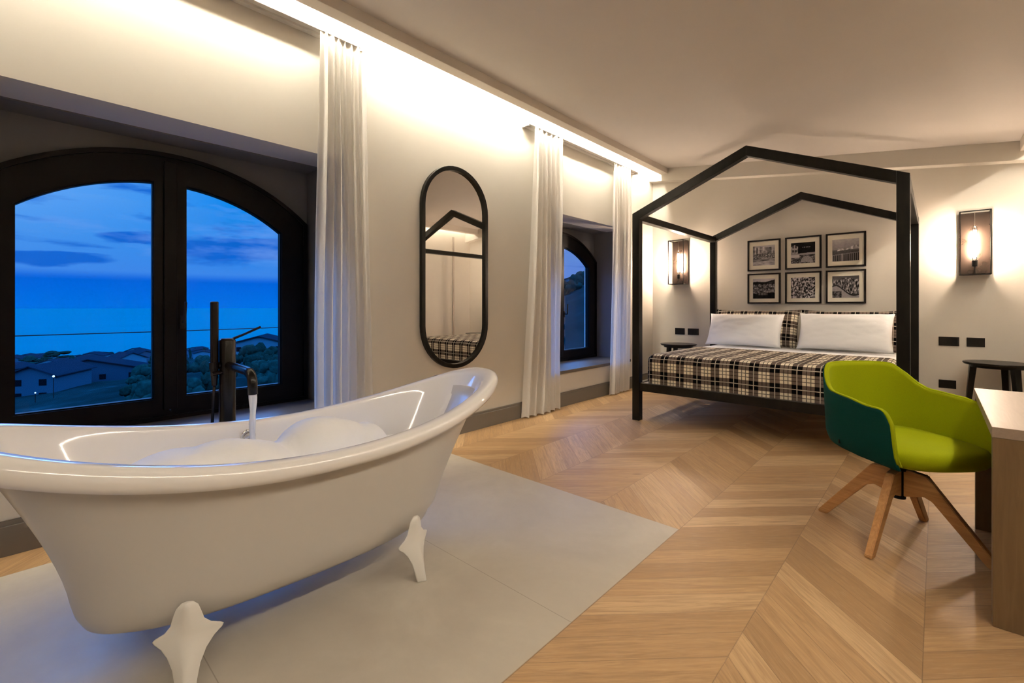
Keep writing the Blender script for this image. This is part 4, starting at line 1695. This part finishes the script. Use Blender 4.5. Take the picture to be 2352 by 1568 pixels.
for i in range(70):
    px = rs.uniform(15, 350) if i < 56 else rs.uniform(424, 640)
    dist = rs.uniform(185, 560) if i < 56 else rs.uniform(230, 520)
    x, y = polar(px, dist)
    ww = rs.uniform(8, 13)
    if terr(x, y) < SEAZ+2 or not free(x, y, ww*0.85):
        continue
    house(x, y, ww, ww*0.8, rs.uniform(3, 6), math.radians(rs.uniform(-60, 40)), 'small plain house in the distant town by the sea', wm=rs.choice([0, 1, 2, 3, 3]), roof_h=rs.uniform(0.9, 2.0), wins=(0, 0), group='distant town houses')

# trees
def leaf_build(c1, c2):
    def b(t, p):
        n = t.noise(t.pos(), 1.3, 6, 0.7)
        t.put(p.inputs['Base Color'], t.ramp(n, [(0.35, c1), (0.65, c2)]))
        t.put(p.inputs['Normal'], t.bump(n, 0.3, 0.1))
    return b
M_leaf = mat('dark_foliage', rough=0.9, spec=0.0, build=leaf_build((0.0016, 0.0120, 0.0080, 1), (0.0040, 0.0300, 0.0240, 1)))  # both foliage colours darkened and blued to imitate dusk haze
M_leaf2 = mat('olive_foliage', rough=0.9, spec=0.0, build=leaf_build((0.0020, 0.0180, 0.0140, 1), (0.0060, 0.0440, 0.0360, 1)))
M_bark = mat('tree_bark', (0.06, 0.045, 0.035, 1), 0.95)


def crown_mesh(name, sx, sz, seed, rough_=0.35, lumps=11):
    bm = bmesh.new()
    rr_ = random.Random(seed)
    for k in range(lumps):
        q = bmesh.ops.create_icosphere(bm, subdivisions=3, radius=rr_.uniform(0.28, 0.58))
        off = Vector((rr_.uniform(-0.6, 0.6), rr_.uniform(-0.6, 0.6), rr_.uniform(-0.4, 0.5)))
        for v in q['verts']:
            n_ = noise.fractal(v.co*2.6+off*9, 1.0, 2.2, 4)
            v.co = v.co*(1+rough_*n_)+off
    for v in bm.verts:
        v.co = Vector((v.co.x*sx, v.co.y*sx, v.co.z*sz))
    me = bpy.data.meshes.new(name)
    bm.to_mesh(me)
    bm.free()
    for p_ in me.polygons:
        p_.use_smooth = True
    return me


crowns = [crown_mesh('round_crown', 1.0, 1.0, s) for s in (1, 2, 3)]
for i, c in enumerate(crowns):
    c.materials.append([M_leaf, M_leaf2, M_leaf][i])
flat = crown_mesh('flat_crown', 1.0, 0.33, 5, 0.2, 9)
flat.materials.append(M_leaf)
tall = crown_mesh('tall_crown', 0.45, 1.9, 6, 0.2, 7)
tall.materials.append(M_leaf)
bm = bmesh.new()
tube(bm, [(0, 0, -1.0), (0.03, 0.02, 0.5), (0, 0, 1.0)], [0.06, 0.045, 0.03], 8)
trunk = bpy.data.meshes.new('trunk')
bm.to_mesh(trunk)
bm.free()
trunk.materials.append(M_bark)


def tree(x, y, size, th, mesh, label, group, zoff=0.0):
    z = terr(x, y)+zoff
    r = thing('tree', label, 'tree', (x, y, z), rs.uniform(0, 6), group)
    c = bpy.data.objects.new('crown', mesh)
    C.objects.link(c)
    c.parent = r
    c.location = (0, 0, th)
    c.scale = (size, size, size)
    k = bpy.data.objects.new('trunk', trunk)
    C.objects.link(k)
    k.parent = r
    k.location = (0, 0, 0)
    k.scale = (size*0.8, size*0.8, max(th, 0.5))


for px, dist, size, th in ((66, 330, 3.0, 5.4), (92, 345, 2.6, 4.4), (131, 350, 5.2, 7.4), (28, 300, 3.4, 3), (150, 360, 3.2, 5)):
    x, y = polar(px, dist)
    tree(x, y, size, th, flat, 'umbrella pine with a flat crown on the distant skyline', 'umbrella pines on the skyline')
for px in (158, 166, 436, 470):
    x, y = polar(px, 330)
    tree(x, y, 2.2, 3.0, tall, 'narrow cypress on the distant skyline', 'cypresses on the skyline')
for i in range(270):
    if i < 60:
        px, dist, s = rs.uniform(10, 360), rs.uniform(185, 480), rs.uniform(2.0, 4.0)
    elif i < 120:
        px, dist, s = rs.uniform(300, 420), rs.uniform(75, 150), rs.uniform(1.3, 2.6)
    elif i < 200:
        px, dist, s = rs.uniform(424, 640), rs.uniform(75, 165), rs.uniform(1.4, 2.8)
    else:
        px, dist, s = rs.uniform(1286, 1352), rs.uniform(105, 240), rs.uniform(1.5, 2.8)
    x, y = polar(px, dist)
    if not free(x, y, s*1.15):
        continue
    lab = ('bushy tree among the distant houses' if i < 60 else 'leafy tree on the near slope below the window' if i < 200 else 'leafy tree on the wooded hill seen between the curtains')
    tree(x, y, s, s*0.75, crowns[i % 3], lab, lab.replace('tree', 'trees'))

# street lamp points far off
for px, py, dist in ((123, 864, 128), (81, 902, 126)):
    x, y = polar(px, dist)
    l = (px-1176)/1061.0
    depth = dist/math.hypot(1, l)
    z = 1.10-(py-703)/1061.0*depth
    r = thing('street_lamp', 'small street lamp lit among the town houses' if px == 123 else 'small lamp lit left of the gabled villa', 'street lamp', (x, y, terr(x, y)))
    zz = z-terr(x, y)
    bm = bmesh.new()
    tube(bm, [(0, 0, -0.5), (0, 0, zz)], 0.06, 8)
    link('lamp_post', bm, M_blackmetal, r)
    bm = bmesh.new()
    bmesh.ops.create_icosphere(bm, subdivisions=2, radius=0.20 if px == 123 else 0.13)
    link('lamp_head', bm, M_lamp, r, loc=(0, 0, zz))

# cable across the view
bm = bmesh.new()
tube(bm, [(-5.0, -1.6, 0.885), (-5.0, 1.0, 0.878), (-5.0, 3.2, 0.885)], 0.004, 8)
tag(link('cable', bm, M_blackmetal), 'thin dark cable stretched across the view outside the left window', 'cable')
